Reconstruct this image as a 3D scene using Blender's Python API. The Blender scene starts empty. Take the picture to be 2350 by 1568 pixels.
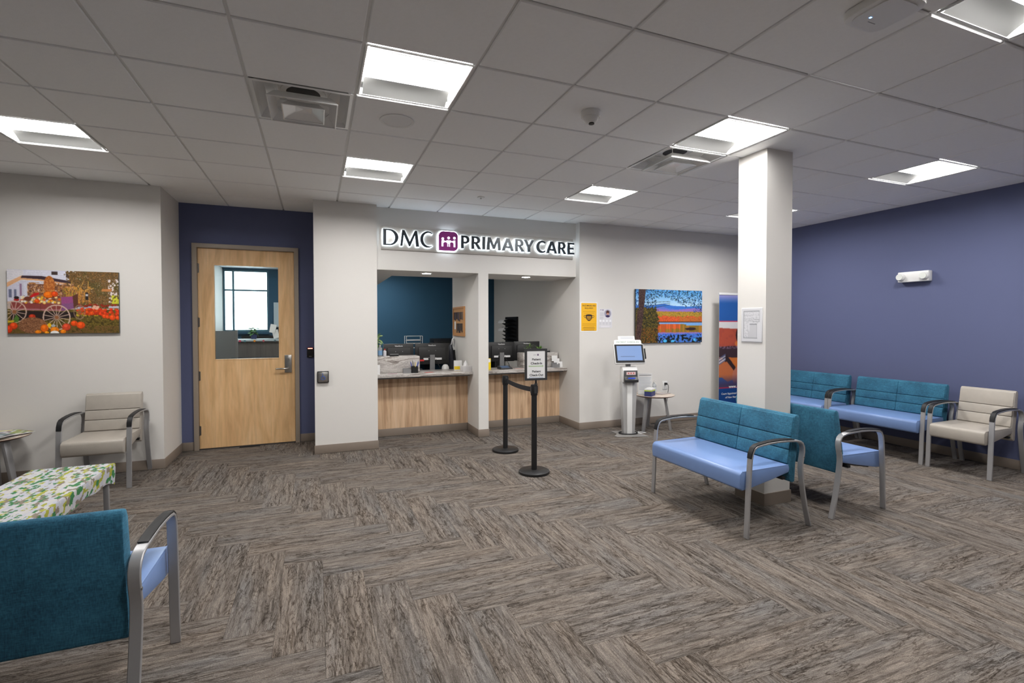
import bpy, bmesh, math, random
import numpy as np
from mathutils import Vector, Matrix

random.seed(7)
RNG = np.random.RandomState(11)
SC = bpy.context.scene
COL = SC.collection
PI = math.pi

# ------------------------------------------------------------------ camera
CAMZ, YAW, PITCH, ROLL, FPX = 1.5175, -0.3792, -0.0197, -0.0013, 1128.4
def camera():
    cy, sy, cp, sp = math.cos(YAW), math.sin(YAW), math.cos(PITCH), math.sin(PITCH)
    fw = Vector((-sy * cp, cy * cp, sp)); rt = Vector((cy, sy, 0)); up = rt.cross(fw)
    cr, sr = math.cos(ROLL), math.sin(ROLL)
    r2 = rt * cr + up * sr; u2 = -rt * sr + up * cr
    cd = bpy.data.cameras.new('camera'); co = bpy.data.objects.new('camera', cd); COL.objects.link(co)
    m = Matrix(((r2.x, u2.x, -fw.x, 0), (r2.y, u2.y, -fw.y, 0), (r2.z, u2.z, -fw.z, CAMZ), (0, 0, 0, 1)))
    co.matrix_world = m
    cd.sensor_fit = 'HORIZONTAL'; cd.sensor_width = 36.0
    cd.lens = 36.0 * FPX / 2350.0
    cd.shift_y = -18.26 / 2350.0
    cd.clip_start = 0.05; cd.clip_end = 100
    SC.camera = co
camera()

# ------------------------------------------------------------------ world (daylight, enters by the office window) and exposure
W = bpy.data.worlds.new('daylight'); SC.world = W; W.use_nodes = True
W.node_tree.nodes['Background'].inputs[0].default_value = (0.86, 0.94, 1.0, 1)
W.node_tree.nodes['Background'].inputs[1].default_value = 5.0
SC.view_settings.view_transform = 'Standard'
SC.view_settings.look = 'None'
SC.view_settings.gamma = 1.0
SC.view_settings.use_curve_mapping = False
SC.view_settings.exposure = 1.0
try: SC.cycles.max_bounces = 6; SC.cycles.diffuse_bounces = 4; SC.cycles.glossy_bounces = 2
except Exception: pass
LENS_EMIT = 34.0        # ceiling troffer lens
DOWN_EMIT = 34.0        # small downlights over the counters
HALO_EMIT = 5.0         # LED halo behind the sign letters

CE = 2.9567             # ceiling height
TILE = 0.6096
GX, GY = -0.369, 2.6475 # ceiling grid origin

# ------------------------------------------------------------------ materials
def lin(c):
    out = []
    for v in c:
        v = v / 255.0
        out.append(v / 12.92 if v <= 0.04045 else ((v + 0.055) / 1.055) ** 2.4)
    return out
def S(r, g, b): return tuple(lin((r, g, b)))
MATS = {}
def new_mat(name):
    m = bpy.data.materials.new(name); m.use_nodes = True
    MATS[name] = m
    return m, m.node_tree.nodes, m.node_tree.links, m.node_tree.nodes['Principled BSDF']
def mat(name, col, rough=0.5, metal=0.0, emit=None, estr=0.0, noise=0.0, nscale=8.0, bump=0.0, bscale=200.0, spec=0.5, sheen=0.0, coat=0.0, trans=0.0, alpha=1.0):
    if name in MATS: return MATS[name]
    m, N, L, B = new_mat(name)
    B.inputs['Roughness'].default_value = rough; B.inputs['Metallic'].default_value = metal
    B.inputs['Specular IOR Level'].default_value = spec
    B.inputs['Base Color'].default_value = (*col, 1)
    if sheen: B.inputs['Sheen Weight'].default_value = sheen; B.inputs['Sheen Roughness'].default_value = 0.5
    if coat: B.inputs['Coat Weight'].default_value = coat; B.inputs['Coat Roughness'].default_value = 0.1
    if trans: B.inputs['Transmission Weight'].default_value = trans
    if alpha < 1: B.inputs['Alpha'].default_value = alpha
    if emit: B.inputs['Emission Color'].default_value = (*emit, 1); B.inputs['Emission Strength'].default_value = estr
    tc = N.new('ShaderNodeTexCoord')
    if noise:
        n = N.new('ShaderNodeTexNoise'); n.inputs['Scale'].default_value = nscale; n.inputs['Detail'].default_value = 4
        L.new(tc.outputs['Object'], n.inputs['Vector'])
        mx = N.new('ShaderNodeMix'); mx.data_type = 'RGBA'
        mx.inputs[6].default_value = (*[c * (1 - noise) for c in col], 1)
        mx.inputs[7].default_value = (*[min(1, c * (1 + noise)) for c in col], 1)
        L.new(n.outputs['Fac'], mx.inputs[0]); L.new(mx.outputs[2], B.inputs['Base Color'])
    if bump:
        n2 = N.new('ShaderNodeTexNoise'); n2.inputs['Scale'].default_value = bscale; n2.inputs['Detail'].default_value = 3
        L.new(tc.outputs['Object'], n2.inputs['Vector'])
        b = N.new('ShaderNodeBump'); b.inputs['Strength'].default_value = bump; b.inputs['Distance'].default_value = 0.004
        L.new(n2.outputs['Fac'], b.inputs['Height']); L.new(b.outputs['Normal'], B.inputs['Normal'])
    return m
def ramp(N, stops):
    r = N.new('ShaderNodeValToRGB'); e = r.color_ramp.elements
    while len(e) < len(stops): e.new(0.5)
    for i, (p, c) in enumerate(stops):
        e[i].position = p; e[i].color = (*c, 1)
    return r
def mapped(N, L, src, scale, loc=(0, 0, 0)):
    mp = N.new('ShaderNodeMapping'); mp.inputs['Scale'].default_value = scale; mp.inputs['Location'].default_value = loc
    L.new(src, mp.inputs['Vector']); return mp.outputs['Vector']
def noise_tex(N, L, vec, scale=1.0, detail=5, rough=0.55, dist=0.0):
    n = N.new('ShaderNodeTexNoise'); n.inputs['Scale'].default_value = scale; n.inputs['Detail'].default_value = detail
    n.inputs['Roughness'].default_value = rough; n.inputs['Distortion'].default_value = dist
    L.new(vec, n.inputs['Vector']); return n.outputs['Fac']
def mixc(N, L, fac, a, b, mode='MIX'):
    mx = N.new('ShaderNodeMix'); mx.data_type = 'RGBA'; mx.blend_type = mode
    for i, v in ((0, fac), (6, a), (7, b)):
        if hasattr(v, 'is_linked') or hasattr(v, 'links'): L.new(v, mx.inputs[i])
        elif i == 0: mx.inputs[0].default_value = v
        else: mx.inputs[i].default_value = (*v, 1)
    return mx.outputs[2]

def wall_mat(name, col):
    return mat(name, col, rough=0.68, noise=0.02, nscale=1.2, bump=0.03, bscale=160, spec=0.22)
M_WALL = wall_mat('wall_paint_warm_grey', (0.71, 0.69, 0.66))
M_BLUE = wall_mat('wall_paint_slate_blue', (0.108, 0.124, 0.228))
M_TEALW = wall_mat('wall_paint_office_teal', (0.030, 0.090, 0.155))
M_BASE = mat('rubber_base_taupe', S(134, 122, 111), rough=0.5, noise=0.04)
M_TILE = mat('ceiling_tile_white', (0.93, 0.935, 0.938), rough=0.9, noise=0.03, nscale=40, bump=0.25, bscale=350, spec=0.1)
M_GRID = mat('ceiling_grid_white', (0.74, 0.74, 0.74), rough=0.45)
M_WHITE = mat('white_enamel', (0.80, 0.80, 0.79), rough=0.4)
M_VENT = mat('vent_gloss_enamel', (0.82, 0.82, 0.81), rough=0.16)
M_WHITEP = mat('white_plastic', (0.78, 0.78, 0.77), rough=0.35)
M_BLACK = mat('black_plastic', (0.010, 0.010, 0.011), rough=0.5, spec=0.35)
M_BLACKM = mat('black_powder_coat', (0.010, 0.010, 0.011), rough=0.45, bump=0.05, bscale=500)
M_DARK = mat('charcoal_plastic', (0.035, 0.036, 0.038), rough=0.4)
M_SILVER = mat('silver_painted_metal', (0.42, 0.42, 0.43), rough=0.36, metal=0.55)
M_STEEL = mat('brushed_steel', (0.45, 0.44, 0.42), rough=0.3, metal=1.0)
M_FRAME = mat('door_frame_taupe', S(158, 146, 133), rough=0.45)
M_PAPER = mat('paper_white', (0.80, 0.80, 0.80), rough=0.7)
M_GREY = mat('grey_plastic', (0.22, 0.22, 0.225), rough=0.45)
M_BAFFLE_SHADE = mat('troffer_baffle_shade_grey', (0.20, 0.20, 0.197), rough=0.55)  # grey carries the shade on the baffles' room side
M_LENS = mat('troffer_lens', (0.9, 0.9, 0.9), rough=0.5, emit=(1.0, 0.98, 0.955), estr=LENS_EMIT)
M_DOWN = mat('downlight_lens', (0.9, 0.9, 0.9), rough=0.5, emit=(1.0, 0.95, 0.90), estr=DOWN_EMIT)
M_HALO = mat('sign_led_halo', (0.9, 0.9, 0.9), rough=0.5, emit=(0.72, 0.87, 1.0), estr=HALO_EMIT)
M_LETTER = mat('sign_letter_dark_slate', (0.030, 0.042, 0.055), rough=0.28, metal=0.15, coat=0.3)
M_PURPLE = mat('sign_logo_purple', S(158, 54, 142), rough=0.35)
M_SIGNP = mat('sign_backer_taupe', (0.50, 0.47, 0.43), rough=0.35, metal=0.35)
M_BEIGE = mat('beige_vinyl', (0.40, 0.365, 0.32), rough=0.45, noise=0.10, nscale=14, bump=0.12, bscale=180)
M_PERI = mat('periwinkle_vinyl', (0.165, 0.260, 0.50), rough=0.33, noise=0.03, nscale=6, bump=0.08, bscale=260)
M_CORK = mat('cork', S(196, 148, 98), rough=0.8, noise=0.2, nscale=90)
M_OAKF = mat('oak_frame', S(196, 142, 88), rough=0.5, noise=0.1, nscale=20)
M_GLASSM = None

def fabric_teal():
    m, N, L, B = new_mat('teal_chenille')
    tc = N.new('ShaderNodeTexCoord'); v = tc.outputs['Object']
    a = noise_tex(N, L, mapped(N, L, v, (260, 260, 40)), 1, 3)
    b = noise_tex(N, L, mapped(N, L, v, (40, 40, 300)), 1, 3)
    c = noise_tex(N, L, v, 7, 4)
    mul = N.new('ShaderNodeMath'); mul.operation = 'ADD'; L.new(a, mul.inputs[0]); L.new(b, mul.inputs[1])
    ad = N.new('ShaderNodeMath'); ad.operation = 'MULTIPLY_ADD'; L.new(c, ad.inputs[0]); ad.inputs[1].default_value = 0.9; L.new(mul.outputs[0], ad.inputs[2])
    hf = N.new('ShaderNodeMath'); hf.operation = 'MULTIPLY'; L.new(ad.outputs[0], hf.inputs[0]); hf.inputs[1].default_value = 0.345
    r = ramp(N, [(0.36, (0.006, 0.050, 0.092)), (0.5, (0.018, 0.115, 0.195)), (0.66, (0.045, 0.200, 0.305))])
    L.new(hf.outputs[0], r.inputs[0]); L.new(r.outputs[0], B.inputs['Base Color'])
    B.inputs['Roughness'].default_value = 0.85; B.inputs['Sheen Weight'].default_value = 0.35; B.inputs['Sheen Roughness'].default_value = 0.4
    B.inputs['Sheen Tint'].default_value = (0.22, 0.5, 0.7, 1)
    bp = N.new('ShaderNodeBump'); bp.inputs['Strength'].default_value = 0.35; bp.inputs['Distance'].default_value = 0.003
    L.new(hf.outputs[0], bp.inputs['Height']); L.new(bp.outputs['Normal'], B.inputs['Normal'])
    return m
M_TEAL = fabric_teal()

def carpet():
    m, N, L, B = new_mat('carpet_plank_taupe_streaks')
    uv = N.new('ShaderNodeUVMap'); uv.uv_map = 'plank'
    oi = N.new('ShaderNodeObjectInfo')
    cmb = N.new('ShaderNodeCombineXYZ'); L.new(oi.outputs['Random'], cmb.inputs['Z'])
    sc = N.new('ShaderNodeVectorMath'); sc.operation = 'MULTIPLY'; sc.inputs[1].default_value = (0, 0, 37.0)
    L.new(cmb.outputs[0], sc.inputs[0])
    add = N.new('ShaderNodeVectorMath'); add.operation = 'ADD'; L.new(uv.outputs[0], add.inputs[0]); L.new(sc.outputs[0], add.inputs[1])
    v = add.outputs[0]
    # broad tint bands, streaks along the plank, thin dark veins that gather in places, fine tufts
    tint = noise_tex(N, L, mapped(N, L, v, (1.2, 5, 1)), 1, 3)
    streak = noise_tex(N, L, mapped(N, L, v, (3.0, 44, 1)), 1, 4, 0.6, 0.4)
    gather = noise_tex(N, L, mapped(N, L, v, (2.0, 7, 1), (9, 2, 0)), 1, 3)
    fine = noise_tex(N, L, mapped(N, L, v, (170, 330, 1)), 1, 1)
    c0 = ramp(N, [(0.34, S(119, 110, 102)), (0.5, S(114, 107, 101)), (0.72, S(109, 106, 104))]); L.new(tint, c0.inputs[0])
    r1 = ramp(N, [(0.32, (0.50, 0.485, 0.47)), (0.50, (0.98, 0.98, 0.98)), (0.68, (1.30, 1.29, 1.28))]); L.new(streak, r1.inputs[0])
    d = mixc(N, L, 0.9, c0.outputs[0], r1.outputs[0], 'MULTIPLY')
    gr = ramp(N, [(0.32, (0.30, 0.30, 0.30)), (0.58, (1, 1, 1))]); L.new(gather, gr.inputs[0])
    for sc2, off, wd in (((2.4, 14, 1), (3, 7, 0), .020), ((4.5, 26, 1), (13, 1, 0), .026)):
        vein = noise_tex(N, L, mapped(N, L, v, sc2, off), 1, 4, 0.62, 0.7)
        sb = N.new('ShaderNodeMath'); sb.operation = 'SUBTRACT'; L.new(vein, sb.inputs[0]); sb.inputs[1].default_value = 0.5
        ab = N.new('ShaderNodeMath'); ab.operation = 'ABSOLUTE'; L.new(sb.outputs[0], ab.inputs[0])
        rv_ = ramp(N, [(0.0, (0.42, 0.39, 0.36)), (wd * .35, (0.50, 0.47, 0.44)), (wd * 1.25, (1, 1, 1))]); L.new(ab.outputs[0], rv_.inputs[0])
        d = mixc(N, L, gr.outputs[0], d, mixc(N, L, 1.0, d, rv_.outputs[0], 'MULTIPLY'))
    rf = ramp(N, [(0.3, (0.66, 0.66, 0.66)), (0.7, (1.26, 1.26, 1.26))]); L.new(fine, rf.inputs[0])
    d3 = mixc(N, L, 0.85, d, rf.outputs[0], 'MULTIPLY')
    thr = noise_tex(N, L, mapped(N, L, v, (14, 190, 1), (5, 5, 0)), 1, 1)
    rt = ramp(N, [(0.34, (0.72, 0.71, 0.70)), (0.66, (1.20, 1.20, 1.20))]); L.new(thr, rt.inputs[0])
    d3 = mixc(N, L, 0.7, d3, rt.outputs[0], 'MULTIPLY')
    L.new(d3, B.inputs['Base Color'])
    B.inputs['Roughness'].default_value = 0.95; B.inputs['Specular IOR Level'].default_value = 0.1
    bp = N.new('ShaderNodeBump'); bp.inputs['Strength'].default_value = 0.5; bp.inputs['Distance'].default_value = 0.004
    L.new(fine, bp.inputs['Height']); L.new(bp.outputs['Normal'], B.inputs['Normal'])
    return m
M_CARPET = carpet()

def wood(name, stops, scale, dist=0.8, rough=0.45):
    m, N, L, B = new_mat(name)
    tc = N.new('ShaderNodeTexCoord')
    a = noise_tex(N, L, mapped(N, L, tc.outputs['Object'], scale), 1, 6, 0.6, dist)
    r = ramp(N, stops); L.new(a, r.inputs[0])
    f = noise_tex(N, L, mapped(N, L, tc.outputs['Object'], (scale[0] * 7, scale[1] * 7, scale[2] * 3)), 1, 3)
    rf = ramp(N, [(0.35, (0.84, 0.83, 0.82)), (0.6, (1.05, 1.05, 1.05))]); L.new(f, rf.inputs[0])
    L.new(mixc(N, L, 0.7, r.outputs[0], rf.outputs[0], 'MULTIPLY'), B.inputs['Base Color'])
    B.inputs['Roughness'].default_value = rough
    return m
M_MAPLE = wood('maple_veneer', [(0.3, S(206, 164, 116)), (0.5, S(224, 184, 134)), (0.7, S(232, 196, 150))], (5, 5, 0.9), 1.2, 0.4)
M_OAK = wood('oak_laminate', [(0.28, S(146, 112, 84)), (0.42, S(190, 156, 124)), (0.55, S(216, 184, 150)), (0.75, S(226, 200, 172))], (16, 16, 0.8), 0.7, 0.5)
M_TTOP = wood('table_laminate', [(0.3, S(196, 180, 165)), (0.7, S(212, 198, 184))], (3, 14, 3), 0.4, 0.35)
M_TEDGE = mat('table_edge_walnut', S(84, 46, 28), rough=0.45)

def granite():
    m, N, L, B = new_mat('veined_stone_laminate')
    tc = N.new('ShaderNodeTexCoord')
    v = mapped(N, L, tc.outputs['Object'], (2.2, 4, 13))
    a = noise_tex(N, L, v, 1, 7, 0.62, 1.6)
    r = ramp(N, [(0.28, S(96, 88, 84)), (0.42, S(160, 152, 146)), (0.5, S(206, 202, 198)), (0.6, S(172, 166, 162)), (0.72, S(220, 217, 214))])
    L.new(a, r.inputs[0])
    s = noise_tex(N, L, tc.outputs['Object'], 70, 2)
    rs = ramp(N, [(0.36, (0.55, 0.53, 0.52)), (0.46, (1, 1, 1))]); L.new(s, rs.inputs[0])
    L.new(mixc(N, L, 0.6, r.outputs[0], rs.outputs[0], 'MULTIPLY'), B.inputs['Base Color'])
    B.inputs['Roughness'].default_value = 0.3
    return m
M_STONE = granite()

def glass_mat():
    m, N, L, B = new_mat('clear_glass')
    out = N['Material Output']
    tr = N.new('ShaderNodeBsdfTransparent'); tr.inputs[0].default_value = (0.93, 0.97, 0.97, 1)
    gl = N.new('ShaderNodeBsdfGlossy'); gl.inputs['Roughness'].default_value = 0.02
    fr = N.new('ShaderNodeFresnel'); fr.inputs[0].default_value = 1.5
    mx = N.new('ShaderNodeMixShader'); L.new(fr.outputs[0], mx.inputs[0]); L.new(tr.outputs[0], mx.inputs[1]); L.new(gl.outputs[0], mx.inputs[2])
    L.new(mx.outputs[0], out.inputs['Surface']); N.remove(B)
    return m
M_GLASS = glass_mat()
M_CLEAR = mat('clear_plastic', (0.80, 0.86, 0.90), rough=0.15, trans=0.6, alpha=0.75)

def print_mat(name, rough=0.45, emit=0.0):
    m, N, L, B = new_mat(name)
    at = N.new('ShaderNodeVertexColor'); at.layer_name = 'ink'
    L.new(at.outputs['Color'], B.inputs['Base Color']); B.inputs['Roughness'].default_value = rough
    B.inputs['Specular IOR Level'].default_value = 0.3
    if emit: L.new(at.outputs['Color'], B.inputs['Emission Color']); B.inputs['Emission Strength'].default_value = emit
    return m
M_PRINT = print_mat('printed_ink')
M_SCREEN = print_mat('lit_screen', 0.25, 0.40)
for _l in list(M_SCREEN.node_tree.links):
    if _l.to_socket.name == 'Base Color': M_SCREEN.node_tree.links.remove(_l)
M_SCREEN.node_tree.nodes['Principled BSDF'].inputs['Base Color'].default_value = (.02, .02, .03, 1)

# ------------------------------------------------------------------ object helpers
def link(o, parent=None):
    COL.objects.link(o)
    if parent is not None: o.parent = parent
    return o
def tag(o, label=None, cat=None, group=None, kind=None):
    if label: o['label'] = label
    if cat: o['category'] = cat
    if group: o['group'] = group
    if kind: o['kind'] = kind
    return o
def thing(name, label, cat, loc=(0, 0, 0), rz=0.0, group=None):
    o = bpy.data.objects.new(name, None); o.empty_display_size = 0.1
    o.location = loc; o.rotation_euler = (0, 0, rz)
    link(o); return tag(o, label, cat, group)
def obj(name, me, m, parent=None, loc=None, rot=None, smooth=False):
    o = bpy.data.objects.new(name, me)
    if m is not None and (not me.materials): me.materials.append(m)
    link(o, parent)
    if loc is not None: o.location = loc
    if rot is not None: o.rotation_euler = rot
    if smooth: shade(me)
    return o
def shade(me, angle=40):
    me.polygons.foreach_set('use_smooth', [True] * len(me.polygons))
    try: me.set_sharp_from_angle(angle=math.radians(angle))
    except Exception: pass
def dup(root, loc, rz, label=None, group=None):
    r = root.copy(); COL.objects.link(r); r.location = loc; r.rotation_euler = (0, 0, rz)
    if label: r['label'] = label
    if group: r['group'] = group
    for ch in list(root.children):
        c = ch.copy(); COL.objects.link(c); c.parent = r
        for g in list(ch.children):
            d = g.copy(); COL.objects.link(d); d.parent = c
    return r

class MB:
    def __init__(s): s.v = []; s.f = []
    def add(s, vs, fs):
        n = len(s.v); s.v += [tuple(p) for p in vs]; s.f += [tuple(i + n for i in f) for f in fs]; return s
    def box(s, x0, x1, y0, y1, z0, z1):
        return s.add([(x0, y0, z0), (x1, y0, z0), (x1, y1, z0), (x0, y1, z0), (x0, y0, z1), (x1, y0, z1), (x1, y1, z1), (x0, y1, z1)],
                     [(0, 3, 2, 1), (4, 5, 6, 7), (0, 1, 5, 4), (1, 2, 6, 5), (2, 3, 7, 6), (3, 0, 4, 7)])
    def lathe(s, prof, c=(0, 0, 0), n=24, axis='z'):
        vs = []; fs = []; k = len(prof)
        for i in range(n):
            a = 2 * PI * i / n
            for r, z in prof:
                p = (r * math.cos(a), r * math.sin(a), z)
                if axis == 'y': p = (p[0], p[2], p[1])
                if axis == 'x': p = (p[2], p[0], p[1])
                vs.append((c[0] + p[0], c[1] + p[1], c[2] + p[2]))
        for i in range(n):
            j = (i + 1) % n
            for q in range(k - 1):
                f = (i * k + q, j * k + q, j * k + q + 1, i * k + q + 1)
                fs.append(f if axis != 'y' else f[::-1])
        return s.add(vs, fs)
    def cyl(s, c, r, z0, z1, n=20, axis='z', r2=None):
        r2 = r if r2 is None else r2
        return s.lathe([(0.0001, z0), (r, z0), (r2, z1), (0.0001, z1)], c, n, axis)
    def tube(s, pts, r, n=8, caps=True):
        pts = [Vector(p) for p in pts]; vs = []; fs = []
        up = Vector((0, 0, 1))
        prev = None
        for i, p in enumerate(pts):
            d = (pts[min(i + 1, len(pts) - 1)] - pts[max(i - 1, 0)]).normalized()
            if prev is None:
                ref = up if abs(d.dot(up)) < 0.9 else Vector((1, 0, 0))
                u = d.cross(ref).normalized()
            else:
                u = (prev - d * prev.dot(d)).normalized()
            prev = u; w = d.cross(u)
            rr = r[i] if isinstance(r, (list, tuple)) else r
            for k in range(n):
                a = 2 * PI * k / n
                vs.append(p + u * (rr * math.cos(a)) + w * (rr * math.sin(a)))
        m = len(pts)
        for i in range(m - 1):
            for k in range(n):
                k2 = (k + 1) % n
                fs.append((i * n + k, i * n + k2, (i + 1) * n + k2, (i + 1) * n + k))
        if caps: fs.append(tuple(range(n))[::-1]); fs.append(tuple((m - 1) * n + k for k in range(n)))
        return s.add(vs, fs)
    def bar(s, path, w, t, x=0.0):
        """flat bar: path in (y,z), width w along x centred on x, thickness t in the path's plane (t may be a list)"""
        m = len(path); vs = []; fs = []
        for i, (py, pz) in enumerate(path):
            a = path[max(i - 1, 0)]; b = path[min(i + 1, m - 1)]
            dy, dz = b[0] - a[0], b[1] - a[1]; l = math.hypot(dy, dz) or 1
            ny, nz = -dz / l, dy / l
            tt = (t[i] if isinstance(t, (list, tuple)) else t) / 2
            for sx, st in ((-1, -1), (1, -1), (1, 1), (-1, 1)):
                vs.append((x + sx * w / 2, py + ny * tt * st, pz + nz * tt * st))
        for i in range(m - 1):
            for k in range(4):
                k2 = (k + 1) % 4
                fs.append((i * 4 + k, i * 4 + k2, (i + 1) * 4 + k2, (i + 1) * 4 + k))
        fs.append((3, 2, 1, 0)); fs.append(tuple((m - 1) * 4 + k for k in range(4)))
        return s.add(vs, fs)
    def prism_x(s, prof, x0, x1):
        """profile in (y,z) extruded along x"""
        n = len(prof)
        vs = [(x0, y, z) for y, z in prof] + [(x1, y, z) for y, z in prof]
        fs = [tuple(range(n))[::-1], tuple(range(n, 2 * n))] + [(i, (i + 1) % n, n + (i + 1) % n, n + i) for i in range(n)]
        return s.add(vs, fs)
    def prism_z(s, poly, z0, z1):
        n = len(poly)
        vs = [(x, y, z0) for x, y in poly] + [(x, y, z1) for x, y in poly]
        fs = [tuple(range(n))[::-1], tuple(range(n, 2 * n))] + [(i, (i + 1) % n, n + (i + 1) % n, n + i) for i in range(n)]
        return s.add(vs, fs)
    def prism_y(s, poly, y0, y1):
        """polygon in (x,z) extruded along y"""
        n = len(poly)
        vs = [(x, y0, z) for x, z in poly] + [(x, y1, z) for x, z in poly]
        fs = [tuple(range(n)), tuple(range(n, 2 * n))[::-1]] + [(i, n + i, n + (i + 1) % n, (i + 1) % n) for i in range(n)]
        return s.add(vs, fs)
    def mesh(s, name='mesh', bevel=0.0, seg=2, fix=True):
        me = bpy.data.meshes.new(name)
        bm = bmesh.new()
        bv = [bm.verts.new(p) for p in s.v]
        for f in s.f:
            try: bm.faces.new([bv[i] for i in f])
            except ValueError: pass
        if fix: bmesh.ops.recalc_face_normals(bm, faces=bm.faces)
        if bevel:
            ed = [e for e in bm.edges if len(e.link_faces) == 2 and e.calc_face_angle(0) > 0.6]
            bmesh.ops.bevel(bm, geom=ed, offset=bevel, segments=seg, profile=0.5, affect='EDGES', clamp_overlap=True)
        bm.to_mesh(me); bm.free()
        return me
    def build(s, name, m, parent=None, loc=None, rot=None, bevel=0.0, seg=2, smooth=False):
        o = obj(name, s.mesh(name, bevel, seg), m, parent, loc, rot)
        if smooth or bevel: shade(o.data)
        return o

def box(name, m, x0, x1, y0, y1, z0, z1, parent=None, bevel=0.0, seg=2, loc=None, rot=None):
    return MB().box(x0, x1, y0, y1, z0, z1).build(name, m, parent, loc, rot, bevel, seg)
def struct(o, label, cat=None):
    return tag(o, label, cat, kind='structure')
def rrect(x0, x1, z0, z1, r, n=5):
    pts = []
    rr = r if isinstance(r, (list, tuple)) else [r] * 4      # bl, br, tr, tl
    for (cx, cz, a0, k) in ((x0 + rr[0], z0 + rr[0], PI, 0), (x1 - rr[1], z0 + rr[1], 1.5 * PI, 1), (x1 - rr[2], z1 - rr[2], 0, 2), (x0 + rr[3], z1 - rr[3], 0.5 * PI, 3)):
        if rr[k] <= 0: pts.append((cx, cz)); continue
        for i in range(n + 1):
            a = a0 + 0.5 * PI * i / n
            pts.append((cx + rr[k] * math.cos(a), cz + rr[k] * math.sin(a)))
    return pts

# text -> mesh in the XZ plane, facing -y, fitted into width/height
def text_mesh(s, height, width=None, bold=0.0, ext=0.0004, align='CENTER'):
    cu = bpy.data.curves.new('lettering', 'FONT'); cu.body = s; cu.size = 1.0; cu.extrude = 0.0; cu.offset = bold
    cu.align_x = 'LEFT'; cu.resolution_u = 3
    o = bpy.data.objects.new('lettering_tmp', cu); COL.objects.link(o)
    dg = bpy.context.evaluated_depsgraph_get()
    me = bpy.data.meshes.new_from_object(o.evaluated_get(dg))
    bpy.data.objects.remove(o); bpy.data.curves.remove(cu)
    me.materials.clear()
    co = np.zeros(len(me.vertices) * 3); me.vertices.foreach_get('co', co); co = co.reshape(-1, 3)
    mn, mx = co.min(0), co.max(0)
    sy = height / (mx[1] - mn[1]); sx = sy if width is None else width / (mx[0] - mn[0])
    x = (co[:, 0] - mn[0]) * sx
    w = x.max()
    if align == 'CENTER': x -= w / 2
    z = (co[:, 1] - mn[1]) * sy
    out = np.stack([x, np.zeros_like(x), z], 1)
    me.vertices.foreach_set('co', out.ravel()); me.update()
    return me
def text(parent, s, loc, height, m, width=None, bold=0.0, name='lettering', rot=None, align='CENTER'):
    return obj(name, text_mesh(s, height, width, bold, align=align), m, parent, loc, rot)

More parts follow.
